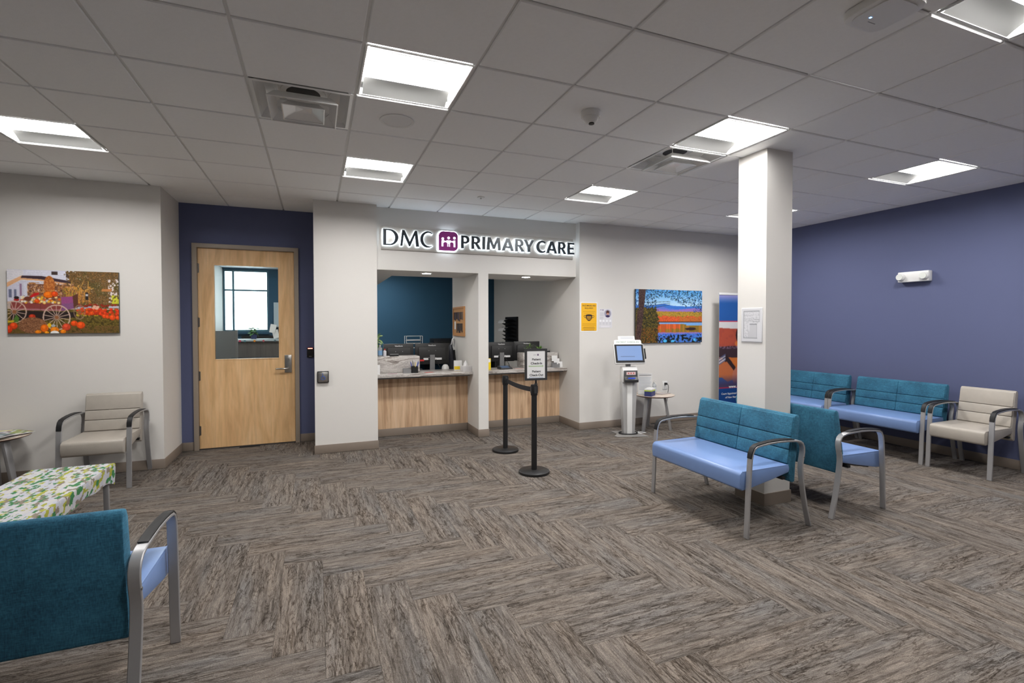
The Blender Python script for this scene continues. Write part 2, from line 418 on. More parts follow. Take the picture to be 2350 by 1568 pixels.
# ------------------------------------------------------------------ printed pictures (ink as colours on a fine grid)
def vnoise(h, w, cell, seed):
    r = np.random.RandomState(seed); gh, gw = int(h / cell) + 3, int(w / cell) + 3
    g = r.rand(gh, gw)
    y = np.arange(h) / cell; x = np.arange(w) / cell
    yi, xi = y.astype(int), x.astype(int); fy, fx = (y - yi)[:, None], (x - xi)[None]
    fy = fy * fy * (3 - 2 * fy); fx = fx * fx * (3 - 2 * fx)
    a = g[yi][:, xi]; b = g[yi][:, xi + 1]; c = g[yi + 1][:, xi]; d = g[yi + 1][:, xi + 1]
    return (a * (1 - fx) + b * fx) * (1 - fy) + (c * (1 - fx) + d * fx) * fy
class Canvas:
    def __init__(s, w, h, col=(255, 255, 255)):
        s.w, s.h = w, h; s.a = np.zeros((h, w, 3)) + np.array(col, float)
        s.Y, s.X = np.mgrid[0:h, 0:w].astype(float)
        s.U = (s.X + .5) / w; s.V = (s.Y + .5) / h
    def put(s, mask, col, alpha=1.0):
        m = np.clip(np.asarray(mask, float), 0, 1)[..., None] * alpha
        s.a = s.a * (1 - m) + np.asarray(col, float) * m
    def rect(s, u0, v0, u1, v1, col, alpha=1): s.put((s.U >= u0) & (s.U <= u1) & (s.V >= v0) & (s.V <= v1), col, alpha)
    def ell(s, u, v, ru, rv, col, alpha=1): s.put(((s.U - u) / ru) ** 2 + ((s.V - v) / rv) ** 2 <= 1, col, alpha)
    def ring(s, u, v, ru, rv, t, col):
        d = np.sqrt(((s.U - u) / ru) ** 2 + ((s.V - v) / rv) ** 2); s.put(abs(d - 1) < t, col)
    def poly(s, pts, col, alpha=1):
        ins = np.zeros((s.h, s.w), bool); n = len(pts)
        for i in range(n):
            x0, y0 = pts[i]; x1, y1 = pts[(i + 1) % n]
            if y0 == y1: continue
            c = ((y0 > s.V) != (y1 > s.V)) & (s.U < (x1 - x0) * (s.V - y0) / (y1 - y0) + x0); ins ^= c
        s.put(ins, col, alpha)
    def line(s, u0, v0, u1, v1, t, col):
        asp = s.h / s.w
        dx, dy = u1 - u0, (v1 - v0) * asp; l2 = dx * dx + dy * dy + 1e-12
        k = np.clip(((s.U - u0) * dx + (s.V - v0) * asp * dy) / l2, 0, 1)
        d = np.hypot(s.U - u0 - k * dx, (s.V - v0) * asp - k * dy); s.put(d < t, col)
    ns = 1.0
    def n(s, cell, seed):
        c_ = cell * s.ns
        return np.clip((.62 * vnoise(s.h, s.w, c_, seed) + .38 * vnoise(s.h, s.w, max(1.0, c_ * .5), seed + 500) - .5) * 1.3 + .5, 0, 1)
    def mesh(s, width, height):
        """grid in XZ, facing -y, centred"""
        h, w = s.h, s.w
        for ax in (0, 1):
            p = np.pad(s.a, [(1, 1) if k == ax else (0, 0) for k in range(3)], mode='edge'); sl = lambda a_, b_: tuple(slice(a_, b_) if k == ax else slice(None) for k in range(3))
            s.a = .25 * p[sl(0, -2)] + .5 * p[sl(1, -1)] + .25 * p[sl(2, None)]
        xs = (np.arange(w) / (w - 1) - .5) * width; zs = (.5 - np.arange(h) / (h - 1)) * height
        X, Z = np.meshgrid(xs, zs)
        co = np.stack([X, np.zeros_like(X), Z], -1).reshape(-1, 3)
        idx = np.arange(h * w).reshape(h, w)
        f = np.stack([idx[:-1, :-1], idx[1:, :-1], idx[1:, 1:], idx[:-1, 1:]], -1).reshape(-1, 4)
        me = bpy.data.meshes.new('print')
        me.vertices.add(len(co)); me.vertices.foreach_set('co', co.ravel())
        me.loops.add(f.size); me.loops.foreach_set('vertex_index', f.ravel())
        me.polygons.add(len(f)); me.polygons.foreach_set('loop_start', np.arange(len(f)) * 4); me.polygons.foreach_set('loop_total', np.full(len(f), 4))
        me.update(); me.validate()
        c = np.clip(s.a.reshape(-1, 3), 0, 255) / 255.0
        c = np.where(c <= 0.04045, c / 12.92, ((c + 0.055) / 1.055) ** 2.4)
        at = me.color_attributes.new('ink', 'FLOAT_COLOR', 'POINT')
        at.data.foreach_set('color', np.concatenate([c, np.ones((len(c), 1))], 1).astype(np.float32).ravel())
        return me

# ================================================================== SETTING
XL, XR, YF = -4.6, 6.72, -3.2
def wall(name, m, boxes, label):
    b = MB()
    for q in boxes: b.box(*q)
    return struct(b.build(name, m), label, 'wall')
wall('wall_back_left', M_WALL, [(XL - .12, -1.495, 6.14, 9.9, 0, CE)], 'warm grey wall carrying the pumpkin wagon picture')
wall('wall_alcove', M_BLUE, [(-1.495, -1.367, 6.87, 6.99, 0, CE), (-.203, -.02, 6.87, 6.99, 0, CE), (-1.367, -.203, 6.87, 6.99, 2.487, CE)], 'dark blue alcove wall around the maple door')
wall('wall_pilaster', M_WALL, [(-.02, .69, 6.14, 7.0, 0, CE)], 'warm grey wall section between the blue alcove and the first counter')
wall('wall_header', M_WALL, [(.69, 3.48, 6.25, 7.0, 2.19, CE), (.69, .985, 7.0, 8.75, 2.19, 2.5)], 'warm grey header above the two counters, behind the lit sign')
wall('wall_pier', M_WALL, [(2.01, 2.15, 6.25, 7.0, 0, 2.19), (2.01, 2.15, 7.0, 7.59, 0, 2.5)], 'narrow warm grey pier dividing the two counters')
wall('wall_back_right', M_WALL, [(3.48, XR + .12, 6.14, 6.3, 0, CE)], 'warm grey wall carrying the autumn lake picture')
wall('wall_right', M_BLUE, [(XR, XR + .12, YF, 6.14, 0, CE)], 'long slate blue wall behind the teal benches')
wall('wall_left', M_WALL, [(XL - .12, XL, YF, 6.14, 0, CE)], 'warm grey side wall of the waiting room')
wall('wall_front', M_WALL, [(XL - .12, XR + .12, YF - .12, YF, 0, CE)], 'warm grey wall of the waiting room opposite the counters')
wall('wall_office_right', M_WALL, [(3.48, 3.6, 6.3, 9.9, 0, CE)], 'grey side wall of the office behind the second counter')
wall('wall_office_back', M_TEALW, [(-.78, 3.48, 9.75, 9.9, 0, 2.5), (-1.495, -.78, 9.75, 9.9, 0, 1.385), (-1.495, -.78, 9.75, 9.9, 2.47, 2.5)], 'teal back wall of the office seen through the counters')
struct(box('ceiling_office', M_TILE, -1.495, 3.48, 6.99, 9.9, 2.5, 2.53), 'white ceiling of the office', 'ceiling')
# column
col_o = struct(box('column', M_WALL, 3.444, 3.736, 2.992, 3.283, 0, CE), 'square off-white column standing among the teal benches', 'column')

# baseboards (4 inch rubber base), each run its own piece of setting
def base(name, x0, x1, y0, y1, label):
    struct(MB().box(x0, x1, y0, y1, 0.002, 0.104).build(name, M_BASE, bevel=0.004), label, 'baseboard')
t = .008
base('baseboard_back_left', XL, -1.495 + t, 6.14 - t, 6.14, 'taupe rubber base under the pumpkin wagon wall')
base('baseboard_alcove_side', -1.495, -1.495 + t, 6.14, 6.87, 'taupe rubber base along the side of the door alcove')
base('baseboard_alcove_left', -1.487, -1.37, 6.87 - t, 6.87, 'short taupe rubber base beside the door hinges')
base('baseboard_alcove_right', -.20, -.02, 6.87 - t, 6.87, 'short taupe rubber base beside the door lever')
base('baseboard_pilaster', -.02 - t, .69 + t, 6.14 - t, 6.14, 'taupe rubber base under the wall with the push plate')
base('baseboard_pier', 2.01 - t, 2.15 + t, 6.25 - t, 6.25, 'taupe rubber base on the face of the pier between the counters')
base('baseboard_pier_side', 2.01 - t, 2.01, 6.25, 6.76, 'taupe rubber base on the side of the pier')
base('baseboard_desk_left', .69, 2.0, 6.76 - t, 6.76, 'taupe rubber base under the first oak counter front')
base('baseboard_desk_right', 2.15, 3.48, 6.76 - t, 6.76, 'taupe rubber base under the second oak counter front')
base('baseboard_opening', 3.48 - t, 3.48, 6.14 - t, 6.752, 'taupe rubber base in the side of the second counter opening')
base('baseboard_back_right', 3.48, XR, 6.14 - t, 6.14, 'taupe rubber base under the lake picture wall')
base('baseboard_right', XR - t, XR, YF, 6.13, 'taupe rubber base along the slate blue wall')
cb = MB()
cb.box(3.444 - t, 3.736 + t, 2.992 - t, 2.992, .002, .104).box(3.444 - t, 3.736 + t, 3.283, 3.283 + t, .002, .104)
cb.box(3.444 - t, 3.444, 2.992, 3.283, .002, .104).box(3.736, 3.736 + t, 2.992, 3.283, .002, .104)
struct(cb.build('baseboard_column', M_BASE), 'taupe rubber base around the foot of the column', 'baseboard')

# ---- floor: slab + herringbone carpet planks (9 x 36 inch), joints recessed
floor = struct(box('floor', mat('carpet_backing', (0.05, 0.045, 0.04), rough=1), XL - .12, XR + .12, YF - .12, 9.9, -.1, -.006), 'taupe streaked carpet planks laid in herringbone', 'floor')
PW = .2286; PX0, PY0 = .027, 3.137
def plank_mesh():
    g, h = .0001, .0005
    l, w = 4 * PW - 2 * g, PW - 2 * g
    b = MB(); x0, x1, y0, y1 = -l / 2, l / 2, -w / 2, w / 2
    b.add([(x0, y0, -.006), (x1, y0, -.006), (x1, y1, -.006), (x0, y1, -.006),
           (x0 + h, y0 + h, 0), (x1 - h, y0 + h, 0), (x1 - h, y1 - h, 0), (x0 + h, y1 - h, 0)],
          [(4, 5, 6, 7), (0, 1, 5, 4), (1, 2, 6, 5), (2, 3, 7, 6), (3, 0, 4, 7)])
    me = b.mesh('carpet_plank', fix=False)
    uv = me.uv_layers.new(name='plank')
    for lp in me.loops:
        v = me.vertices[lp.vertex_index].co; uv.data[lp.index].uv = (v.x, v.y)
    me.materials.append(M_CARPET)
    return me
PLANK = plank_mesh()
fwv = Vector((math.sin(-YAW), math.cos(-YAW))); rtv = Vector((math.cos(-YAW), -math.sin(-YAW)))
planks = []
for a in range(-24, 34):
    for b in range(-34, 22):
        s_ = (a + b) % 8
        if s_ == 0: cx, cy, rz = a + 2, b + .5, 0.0
        elif s_ == 4: cx, cy, rz = a + .5, b + 2, PI / 2
        else: continue
        x, y = PX0 + cx * PW, PY0 + cy * PW
        if not (XL - .2 < x < XR + .2 and YF - .2 < y < 7.1): continue
        d = x * fwv.x + y * fwv.y; r = x * rtv.x + y * rtv.y
        vis = d > 1.35 and abs(r) < d * 1.10 + .6 and x > -3.6
        planks.append((0 if vis else 1, d, x, y, rz))
planks.sort()
near = [p for p in planks if p[0] == 0][:300]
rest = planks[len(near):]
for (_, d, x, y, rz) in near:
    o = bpy.data.objects.new('carpet_plank', PLANK); link(o, floor)
    o.location = (x, y, 0); o.rotation_euler = (0, 0, rz + (PI if random.random() < .5 else 0))
rv, rf, ru = [], [], []
for (_, d, x, y, rz) in rest:
    c, s_ = math.cos(rz), math.sin(rz); n0 = len(rv); ox, oy = random.uniform(0, 60), random.uniform(0, 60)
    for v in PLANK.vertices: rv.append((x + v.co.x * c - v.co.y * s_, y + v.co.x * s_ + v.co.y * c, v.co.z))
    for p in PLANK.polygons:
        rf.append([n0 + i for i in p.vertices]); ru += [(PLANK.vertices[i].co.x + ox, PLANK.vertices[i].co.y + oy) for i in p.vertices]
me = bpy.data.meshes.new('carpet_outer'); me.from_pydata(rv, [], rf); uvl = me.uv_layers.new(name='plank')
uvl.data.foreach_set('uv', np.array(ru, np.float32).ravel()); me.materials.append(M_CARPET)
tag(obj('carpet_beyond_view', me, M_CARPET, floor), kind='stuff')

# ---- ceiling: slab, tee grid in reveals, tegular tiles; cells taken by lights and vents stay open
ceiling = struct(box('ceiling', M_GRID, XL - .12, XR + .12, YF - .12, 7.0, CE + .13, CE + .16), 'white tile ceiling in a square grid', 'ceiling')
pk = MB()
for q in ((XL - .12, XR + .12, 6.995, 7.02), (XL - .12, XR + .12, YF - .12, YF - .10), (XL - .12, XL - .10, YF - .10, 6.995), (XR + .10, XR + .12, YF - .10, 6.995)): pk.box(*q, CE + .0005, CE + .13)
pk.build('light_leak_skirt', M_GRID, ceiling)  # unseen skirt added to stop daylight leaking in above the walls
LIGHTS = {(-3, 3), (1, 0), (1, 3), (5, 0), (5, 3), (9, 0), (9, 3), (5, -3), (1, -3), (9, -3)}
VENTS = {(0, 1), (5, 1)}
I0, I1, J0, J1 = -7, 12, -10, 7
tb = MB(); g = .0085; d = .0045; hs = TILE / 2 - g
tb.add([(-hs, -hs, .012), (hs, -hs, .012), (hs, hs, .012), (-hs, hs, .012), (-hs + d, -hs + d, 0), (hs - d, -hs + d, 0), (hs - d, hs - d, 0), (-hs + d, hs - d, 0),
        (-hs, -hs, .005), (hs, -hs, .005), (hs, hs, .005), (-hs, hs, .005)],
       [(0, 1, 2, 3), (7, 6, 5, 4), (8, 9, 5, 4), (9, 10, 6, 5), (10, 11, 7, 6), (11, 8, 4, 7), (0, 8, 9, 1), (1, 9, 10, 2), (2, 10, 11, 3), (3, 11, 8, 0)])
TILEM = tb.mesh('ceiling_tile'); TILEM.materials.append(M_TILE)
def cell(i, j): return GX + (i + .5) * TILE, GY + (j + .5) * TILE
for i in range(I0, I1):
    for j in range(J0, J1):
        if (i, j) in LIGHTS or (i, j) in VENTS: continue
        x, y = cell(i, j)
        if x - TILE / 2 > XR or x + TILE / 2 < XL or y + TILE / 2 < YF: continue
        if y - TILE / 2 > (6.87 if -1.6 < x < .2 else 6.3): continue
        o = bpy.data.objects.new('ceiling_tile', TILEM); link(o, ceiling); o.location = (x, y, CE)
def tee(name, along, k, a0, a1):
    c = (GX if along == 'y' else GY) + k * TILE
    m_ = MB(); w = .012
    if along == 'y': m_.box(c - w, c + w, a0, a1, CE + .0125, CE + .0145); m_.box(c - .003, c + .003, a0, a1, CE + .0145, CE + .05)
    else: m_.box(a0, a1, c - w, c + w, CE + .0145, CE + .0165); m_.box(a0, a1, c - .003, c + .003, CE + .0165, CE + .05)
    m_.build(name, M_GRID, ceiling)
for k in range(I0, I1 + 1): tee('grid_bar', 'y', k, YF, 6.87)
for k in range(J0, J1 + 1): tee('grid_bar', 'x', k, XL, XR)

# ---- ceiling lights: recessed troffer with curved baffles greyed to look shaded and a lit centre lens
LG = 'square recessed ceiling lights'
def make_light(label, loc):
    t_ = thing('ceiling_light', label, 'ceiling light', loc, 0, LG)
    a = .294; H = .074; s_ = .125
    fr = MB()
    for q in ((-a, a, -a, -a + .010), (-a, a, a - .010, a), (-a, -a + .010, -a + .010, a - .010), (a - .010, a, -a + .010, a - .010)): fr.box(*q, .001, .009)
    fr.build('trim', M_WHITE, t_)
    b = a - .010
    for sg in (-1, 1):
        pr = []
        for k in range(9):
            u = k / 8; pr.append((sg * (b - s_ * u), .004 + .050 * (u + .15 * math.sin(u * PI))))
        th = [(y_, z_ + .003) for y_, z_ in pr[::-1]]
        MB().prism_x(pr + th, -b + .02, b - .02).build('side_baffle', M_BAFFLE_SHADE, t_, smooth=True)
        box('end_plate', M_WHITE, sg * b - .002, sg * b + .002, -b, b, .004, H + .012, t_)
    e_ = .194; MB().add([(-b + .004, -e_, H), (-b + .004, e_, H), (b - .004, e_, H), (b - .004, -e_, H)], [(0, 1, 2, 3)]).build('lens', M_LENS, t_)
    box('housing', M_WHITE, -a, a, -a, a, H + .012, H + .02, t_)
    return t_
light_labels = {
    (1, 0): 'large square ceiling light beside the bigger air diffuser',
    (1, 3): 'square ceiling light just before the lit sign, behind the round speaker grille',
    (-3, 3): 'square ceiling light over the pumpkin wagon picture wall',
    (5, 0): 'square ceiling light close to the top of the white column',
    (5, 3): 'small-looking square ceiling light in front of the lake picture wall',
    (9, 0): 'square ceiling light near the slate blue wall above the emergency light',
    (9, 3): 'square ceiling light mostly hidden by the white column',
    (5, -3): 'square ceiling light cut by the picture edge beside the wireless access point',
}
first = None
for ij in sorted(LIGHTS):
    x, y = cell(*ij)
    lab = light_labels.get(ij, 'square ceiling light outside the picture, over the near half of the room')
    if first is None: first = make_light(lab, (x, y, CE))
    else: dup(first, (x, y, CE), 0, lab)

# ---- air diffusers: square nested cones
def make_vent(label, loc):
    t_ = thing('air_diffuser', label, 'air vent', loc, 0, 'square ceiling air diffusers')
    def sq(a, z): return [(-a, -a, z), (a, -a, z), (a, a, z), (-a, a, z)]
    def ringmesh(levels):
        m_ = MB(); vs = []; fs = []
        for a, z in levels: vs += sq(a, z)
        for k in range(len(levels) - 1):
            for q in range(4): fs.append((k * 4 + q, k * 4 + (q + 1) % 4, k * 4 + 4 + (q + 1) % 4, k * 4 + 4 + q))
        return m_.add(vs, fs)
    ringmesh([(.296, .004), (.296, .0), (.276, .0), (.262, .03), (.225, .07), (.15, .09), (.15, .11)]).build('pan', M_VENT, t_)
    MB().lathe([(.105, .088), (.105, .085), (.14, .085), (.14, .093)], n=32).build('duct_collar', M_VENT, t_, smooth=True)
    MB().cyl((0, 0, 0), .105, .0885, .092, 32).build('duct_shade_disc', M_BLACK, t_)  # solid black disc, the dark inside of the duct put into its colour
    box('plenum_lid', M_VENT, -.15, .15, -.15, .15, .0935, .097, t_)
    ringmesh([(.200, -.042), (.208, -.042), (.208, -.039), (.165, .012), (.160, .012), (.200, -.036), (.200, -.042)]).build('outer_cone', M_VENT, t_)
    ringmesh([(.122, -.052), (.129, -.052), (.129, -.049), (.092, -.010), (.087, -.010), (.122, -.046), (.122, -.052)]).build('inner_cone', M_VENT, t_)
    ringmesh([(.122, -.047), (.05, -.022), (.001, -.018)]).build('centre_plate', M_VENT, t_)
    for sx, sy in ((-1, -1), (1, -1), (1, 1), (-1, 1)):
        MB().tube([(sx * .092, sy * .092, -.012), (sx * .14, sy * .14, .008), (sx * .19, sy * .19, .075)], .003, 6).build('support_rod', M_VENT, t_)
    return t_
x, y = cell(0, 1); v0 = make_vent('large square air diffuser beside the big ceiling light', (x, y, CE))
x, y = cell(5, 1); dup(v0, (x, y, CE), 0, 'square air diffuser next to the column and its ceiling light')

# ---- office: unseen light panels added to brighten it, window, partitions
o = thing('office_fill_panel', 'unseen flat light panel added to brighten the office behind the counter header', 'ceiling light', (1.0, 8.9, 2.5), 0, 'unseen light panels added in the office')
box('frame', M_WHITE, -.3, .3, -.3, .3, -.012, -.001, o); box('lens', mat('office_fill_lens', (.9, .9, .9), emit=(1, .97, .93), estr=11.0), -.27, .27, -.27, .27, -.016, -.0125, o)
dup(o, (-.75, 8.1, 2.5), 0, 'unseen flat light panel added to brighten the office inside the maple door')
win = thing('window_1', 'bright office window with dark mullions seen through the door glass', 'window', (0, 0, 0)); win['kind'] = 'structure'
M_MULL = mat('window_mullion', S(70, 110, 128), rough=.4)
wx0, wx1, wz0, wz1 = -1.495, -.78, 1.385, 2.47
for nm, q in (('frame_rail', (wx0, wx1, 9.78, 9.84, wz0, wz0 + .035)), ('frame_rail', (wx0, wx1, 9.78, 9.84, wz1 - .03, wz1)), ('frame_stile', (wx0, wx0 + .03, 9.78, 9.84, wz0 + .035, wz1 - .03)),
              ('frame_stile', (wx1 - .03, wx1, 9.78, 9.84, wz0 + .035, wz1 - .03)), ('mullion', (-1.352, -1.322, 9.78, 9.84, wz0 + .035, wz1 - .03)), ('transom', (wx0 + .03, wx1 - .03, 9.785, 9.835, 2.10, 2.128))):
    box(nm, M_MULL, *q, win)
for q in ((wx0 + .03, -1.352, wz0 + .035, 2.10), (wx0 + .03, -1.352, 2.128, wz1 - .03), (-1.322, wx1 - .03, wz0 + .035, 2.10), (-1.322, wx1 - .03, 2.128, wz1 - .03)):
    box('pane', M_GLASS, q[0], q[1], 9.808, 9.814, q[2], q[3], win)
box('sill', M_TEALW, wx0, wx1 + .03, 9.70, 9.749, wz0 - .04, wz0 - .005, win)

# ---- door
door = thing('door_1', 'maple door with a tall glass light and lever handle', 'door', (0, 0, 0)); door['kind'] = 'structure'
fx0, fx1, fz = -1.367, -.203, 2.487
fw_ = .05
MB().prism_y([(fx0, 0), (fx0 + fw_, 0), (fx0 + fw_, fz - fw_), (fx1 - fw_, fz - fw_), (fx1 - fw_, 0), (fx1, 0), (fx1, fz), (fx0, fz)], 6.845, 6.995).build('frame', M_FRAME, door, bevel=.003)
lx0, lx1, lz1 = fx0 + fw_ + .003, fx1 - fw_ - .003, fz - fw_ - .003
gx0, gx1, gz0, gz1 = -1.155, -.428, 1.078, 2.247
y0, y1 = 6.885, 6.93
leaf = MB()
leaf.box(lx0, gx0, y0, y1, .012, lz1).box(gx1, lx1, y0, y1, .012, lz1).box(gx0, gx1, y0, y1, .012, gz0).box(gx0, gx1, y0, y1, gz1, lz1)
leafo = leaf.build('leaf', M_MAPLE, door)
lip = MB()
for q in ((gx0, gx0 + .012, gz0, gz1), (gx1 - .012, gx1, gz0, gz1), (gx0 + .012, gx1 - .012, gz0, gz0 + .012), (gx0 + .012, gx1 - .012, gz1 - .012, gz1)):
    lip.box(q[0], q[1], y0 - .004, y1 + .004, q[2], q[3])
lip.build('glass_stop', M_MAPLE, leafo)
box('pane', M_GLASS, gx0 + .012, gx1 - .012, 6.904, 6.911, gz0 + .012, gz1 - .012, leafo)
for z in (2.192, 1.541, .893, .231):
    h = MB().cyl((0, 0, 0), .009, -.06, .06, 10); h.box(-.02, .02, .004, .008, -.055, .055)
    h.build('hinge', mat('hinge_dull_steel', (.18, .165, .15), rough=.4, metal=.8), door, (lx0 - .004, 6.878, z))
lev = MB().box(-.375, -.292, y0 - .012, y0, .90, 1.125)
lk = lev.build('lock_plate', M_STEEL, door, bevel=.004)
MB().cyl((-.333, 0, .955), .022, y0 - .03, y0 - .011, 16, 'y').build('rose', M_STEEL, lk, smooth=True)
MB().tube([(-.333, y0 - .018, .955), (-.333, y0 - .06, .955), (-.345, y0 - .066, .955), (-.46, y0 - .066, .955), (-.472, y0 - .06, .953)], [.011, .011, .011, .010, .009], 10).build('lever_handle', M_STEEL, lk, smooth=True)
MB().cyl((-.333, 0, 1.065), .018, y0 - .022, y0 - .011, 16, 'y').build('key_cylinder', M_STEEL, lk, smooth=True)
box('threshold', mat('threshold_dark', (.03, .03, .035), rough=.5), fx0 + fw_, fx1 - fw_, 6.86, 6.97, .0005, .008, door)

# ================================================================== SIGN
sign = thing('wall_sign', 'backlit clinic name sign with dark letters and purple emblem on the header', 'sign', (0, 6.25, 0))
MB().box(.75, 3.424, -.016, -.001, 2.438, 2.725).build('backer_panel', M_SIGNP, sign, bevel=.002)
def arc(cx, cy, rx, ry, a0, a1, n=18): return [(cx + rx * math.cos(math.radians(a0 + (a1 - a0) * k / n)), cy + ry * math.sin(math.radians(a0 + (a1 - a0) * k / n))) for k in range(n + 1)]
GL = {
 'D1': (0.82, [[(0, 0)] + arc(.34, .5, .48, .5, -90, 90) + [(0, 1)], [(.17, .085)] + arc(.32, .5, .315, .415, -90, 90) + [(.17, .915)]]),
 'M1': (1.0, [[(0, 0), (.10, 1), (.235, 1), (.5, .30), (.77, 1), (.90, 1), (1, 0), (.835, 0), (.78, .70), (.53, 0), (.46, 0), (.195, .70), (.12, 0)]]),
 'C1': (0.87, [arc(.48, .5, .48, .52, 48, 314, 30) + arc(.56, .5, .37, .425, 306, 58, 30)]),
 'P': (.64, [[(0, 0), (.2, 0), (.2, .37)] + arc(.33, .685, .31, .315, -90, 90, 14) + [(0, 1)], [(.2, .53)] + arc(.31, .685, .125, .155, -90, 90, 12) + [(.2, .84)]]),
 'R': (.72, [[(0, 0), (.2, 0), (.2, .40), (.255, .40), (.48, 0), (.72, 0), (.455, .43)] + arc(.34, .70, .30, .30, -60, 90, 12) + [(0, 1)], [(.2, .55)] + arc(.31, .70, .12, .15, -90, 90, 12) + [(.2, .85)]]),
 'I': (.2, [[(0, 0), (.2, 0), (.2, 1), (0, 1)]]),
 'M': (1.0, [[(0, 0), (.07, 1), (.28, 1), (.5, .42), (.72, 1), (.93, 1), (1, 0), (.8, 0), (.765, .62), (.57, .1), (.43, .1), (.235, .62), (.2, 0)]]),
 'A': (.84, [[(0, 0), (.2, 0), (.27, .22), (.57, .22), (.64, 0), (.84, 0), (.53, 1), (.31, 1)], [(.325, .38), (.515, .38), (.42, .72)]]),
 'Y': (.8, [[(.3, 0), (.5, 0), (.5, .4), (.8, 1), (.58, 1), (.4, .60), (.22, 1), (0, 1), (.3, .4)]]),
 'C': (.84, [arc(.5, .5, .5, .52, 48, 312, 28) + arc(.56, .5, .33, .35, 308, 52, 28)]),
 'E': (.56, [[(0, 0), (.56, 0), (.56, .16), (.2, .16), (.2, .42), (.5, .42), (.5, .58), (.2, .58), (.2, .84), (.55, .84), (.55, 1), (0, 1)]]),
}
def curve_mesh(loops, ext, offset=0.0):
    cu = bpy.data.curves.new('outline', 'CURVE'); cu.dimensions = '2D'; cu.fill_mode = 'BOTH'; cu.extrude = ext; cu.offset = offset
    for lp in loops:
        sp = cu.splines.new('POLY'); sp.points.add(len(lp) - 1)
        for p, q in zip(sp.points, lp): p.co = (q[0], q[1], 0, 1)
        sp.use_cyclic_u = True
    o_ = bpy.data.objects.new('outline_tmp', cu); COL.objects.link(o_)
    me_ = bpy.data.meshes.new_from_object(o_.evaluated_get(bpy.context.evaluated_depsgraph_get()))
    bpy.data.objects.remove(o_); bpy.data.curves.remove(cu); me_.materials.clear()
    # rotate to XZ plane facing -y
    for v in me_.vertices: v.co = (v.co.x, -v.co.z, v.co.y)
    return me_
def letter(g_, x0, x1, z0, z1):
    w_, loops = GL[g_]; sx = (x1 - x0) / w_; sz = z1 - z0
    L2 = [[(x0 + p[0] * sx, z0 + p[1] * sz) for p in lp] for lp in loops]
    a = obj('letter', curve_mesh(L2, .0125), M_LETTER, sign, (0, -.047, 0))
    b = obj('halo', curve_mesh(L2, .003, .0045), M_HALO, a, (0, .019, 0))
for g_, a, b in (('D1', .771, .957), ('M1', .978, 1.212), ('C1', 1.226, 1.398)): letter(g_, a, b, 2.487, 2.685)
for g_, a, b in (('P', 1.758, 1.872), ('R', 1.898, 2.033), ('I', 2.048, 2.088), ('M', 2.108, 2.309), ('A', 2.322, 2.497), ('R', 2.517, 2.655), ('Y', 2.640, 2.800),
                 ('C', 2.833, 2.974), ('A', 2.982, 3.154), ('R', 3.166, 3.300), ('E', 3.315, 3.424)): letter(g_, a, b, 2.501, 2.667)
lx, lz, lw, lh = 1.464, 2.459, .252, .246
emb = obj('emblem', curve_mesh([rrect(lx, lx + lw, lz, lz + lh, [.004, .06, .06, .06], 8)], .0125), M_PURPLE, sign, (0, -.047, 0))
obj('halo', curve_mesh([rrect(lx, lx + lw, lz, lz + lh, [.004, .06, .06, .06], 8)], .004, .012), M_HALO, emb, (0, .019, 0))
M_EMBW = mat('emblem_white', (.85, .85, .87), rough=.4, emit=(.9, .93, 1), estr=.5)
def fig(cx, hz, bw):
    head = [(cx + .018 * math.cos(a * PI / 8), hz + .018 * math.sin(a * PI / 8)) for a in range(16)]
    obj('figure_head', curve_mesh([head], .001), M_EMBW, emb, (0, -.0145, 0))
for cx, hz in ((1.515, 2.608), (1.592, 2.622), (1.668, 2.624)): fig(cx, hz, .02)
body = [(1.498, 2.510), (1.522, 2.510), (1.522, 2.552), (1.540, 2.566), (1.558, 2.566), (1.574, 2.552), (1.574, 2.510), (1.586, 2.510), (1.586, 2.548), (1.597, 2.548), (1.597, 2.510), (1.610, 2.510),
        (1.610, 2.556), (1.622, 2.568), (1.640, 2.568), (1.656, 2.556), (1.656, 2.508), (1.680, 2.508), (1.680, 2.596), (1.656, 2.592), (1.632, 2.580), (1.618, 2.592), (1.570, 2.592), (1.552, 2.580), (1.528, 2.590), (1.498, 2.586)]
obj('figure_bodies', curve_mesh([body], .001), M_EMBW, emb, (0, -.0145, 0))

# ================================================================== RECEPTION COUNTERS
def counter(which, x0, x1, bx0, bx1, by0, dx1):
    t_ = thing('reception_counter', 'oak front of the counter ' + which, 'counter', (0, 0, 0), 0, 'oak counter fronts')
    box('front_panel', M_OAK, x0 + .001, x1 - .001, 6.76, 6.79, .104, .79, t_)
    box('kick_board', M_DARK, x0 + .001, x1 - .001, 6.762, 6.79, .0, .104, t_)
    box('apron', M_GREY, x0 + .02, x1 - .02, 6.60, 6.79, .791, .8175, t_)
    w_ = MB().box(x0 + .001, x1 - .001, 6.5, 7.015, .818, .858).build('worktop', M_STONE, bevel=.006); tag(w_, 'veined stone worktop of the counter ' + which, 'worktop', 'stone worktops')
    p_ = MB().box(bx0, bx1, by0, by0 + .245, .8585, 1.078).build('privacy_screen', M_STONE, bevel=.010); tag(p_, 'veined stone block standing on the counter ' + which, 'screen', 'stone privacy screens')
    d_ = thing('office_desk', 'lower desk behind the counter ' + which, 'desk', (0, 0, 0), 0, 'desks behind the counters')
    box('top', M_STONE, x0 + .005, dx1, 7.02, 7.56, .715, .745, d_)
    for xx in (x0 + .005, dx1 - .03): box('leg_panel', M_DARK, xx, xx + .025, 7.04, 7.54, 0, .715, d_)
counter('nearest the door', .69, 2.01, .705, 1.325, 6.755, 1.82)
counter('behind the check-in stand', 2.15, 3.48, 2.875, 3.46, 6.765, 3.475)

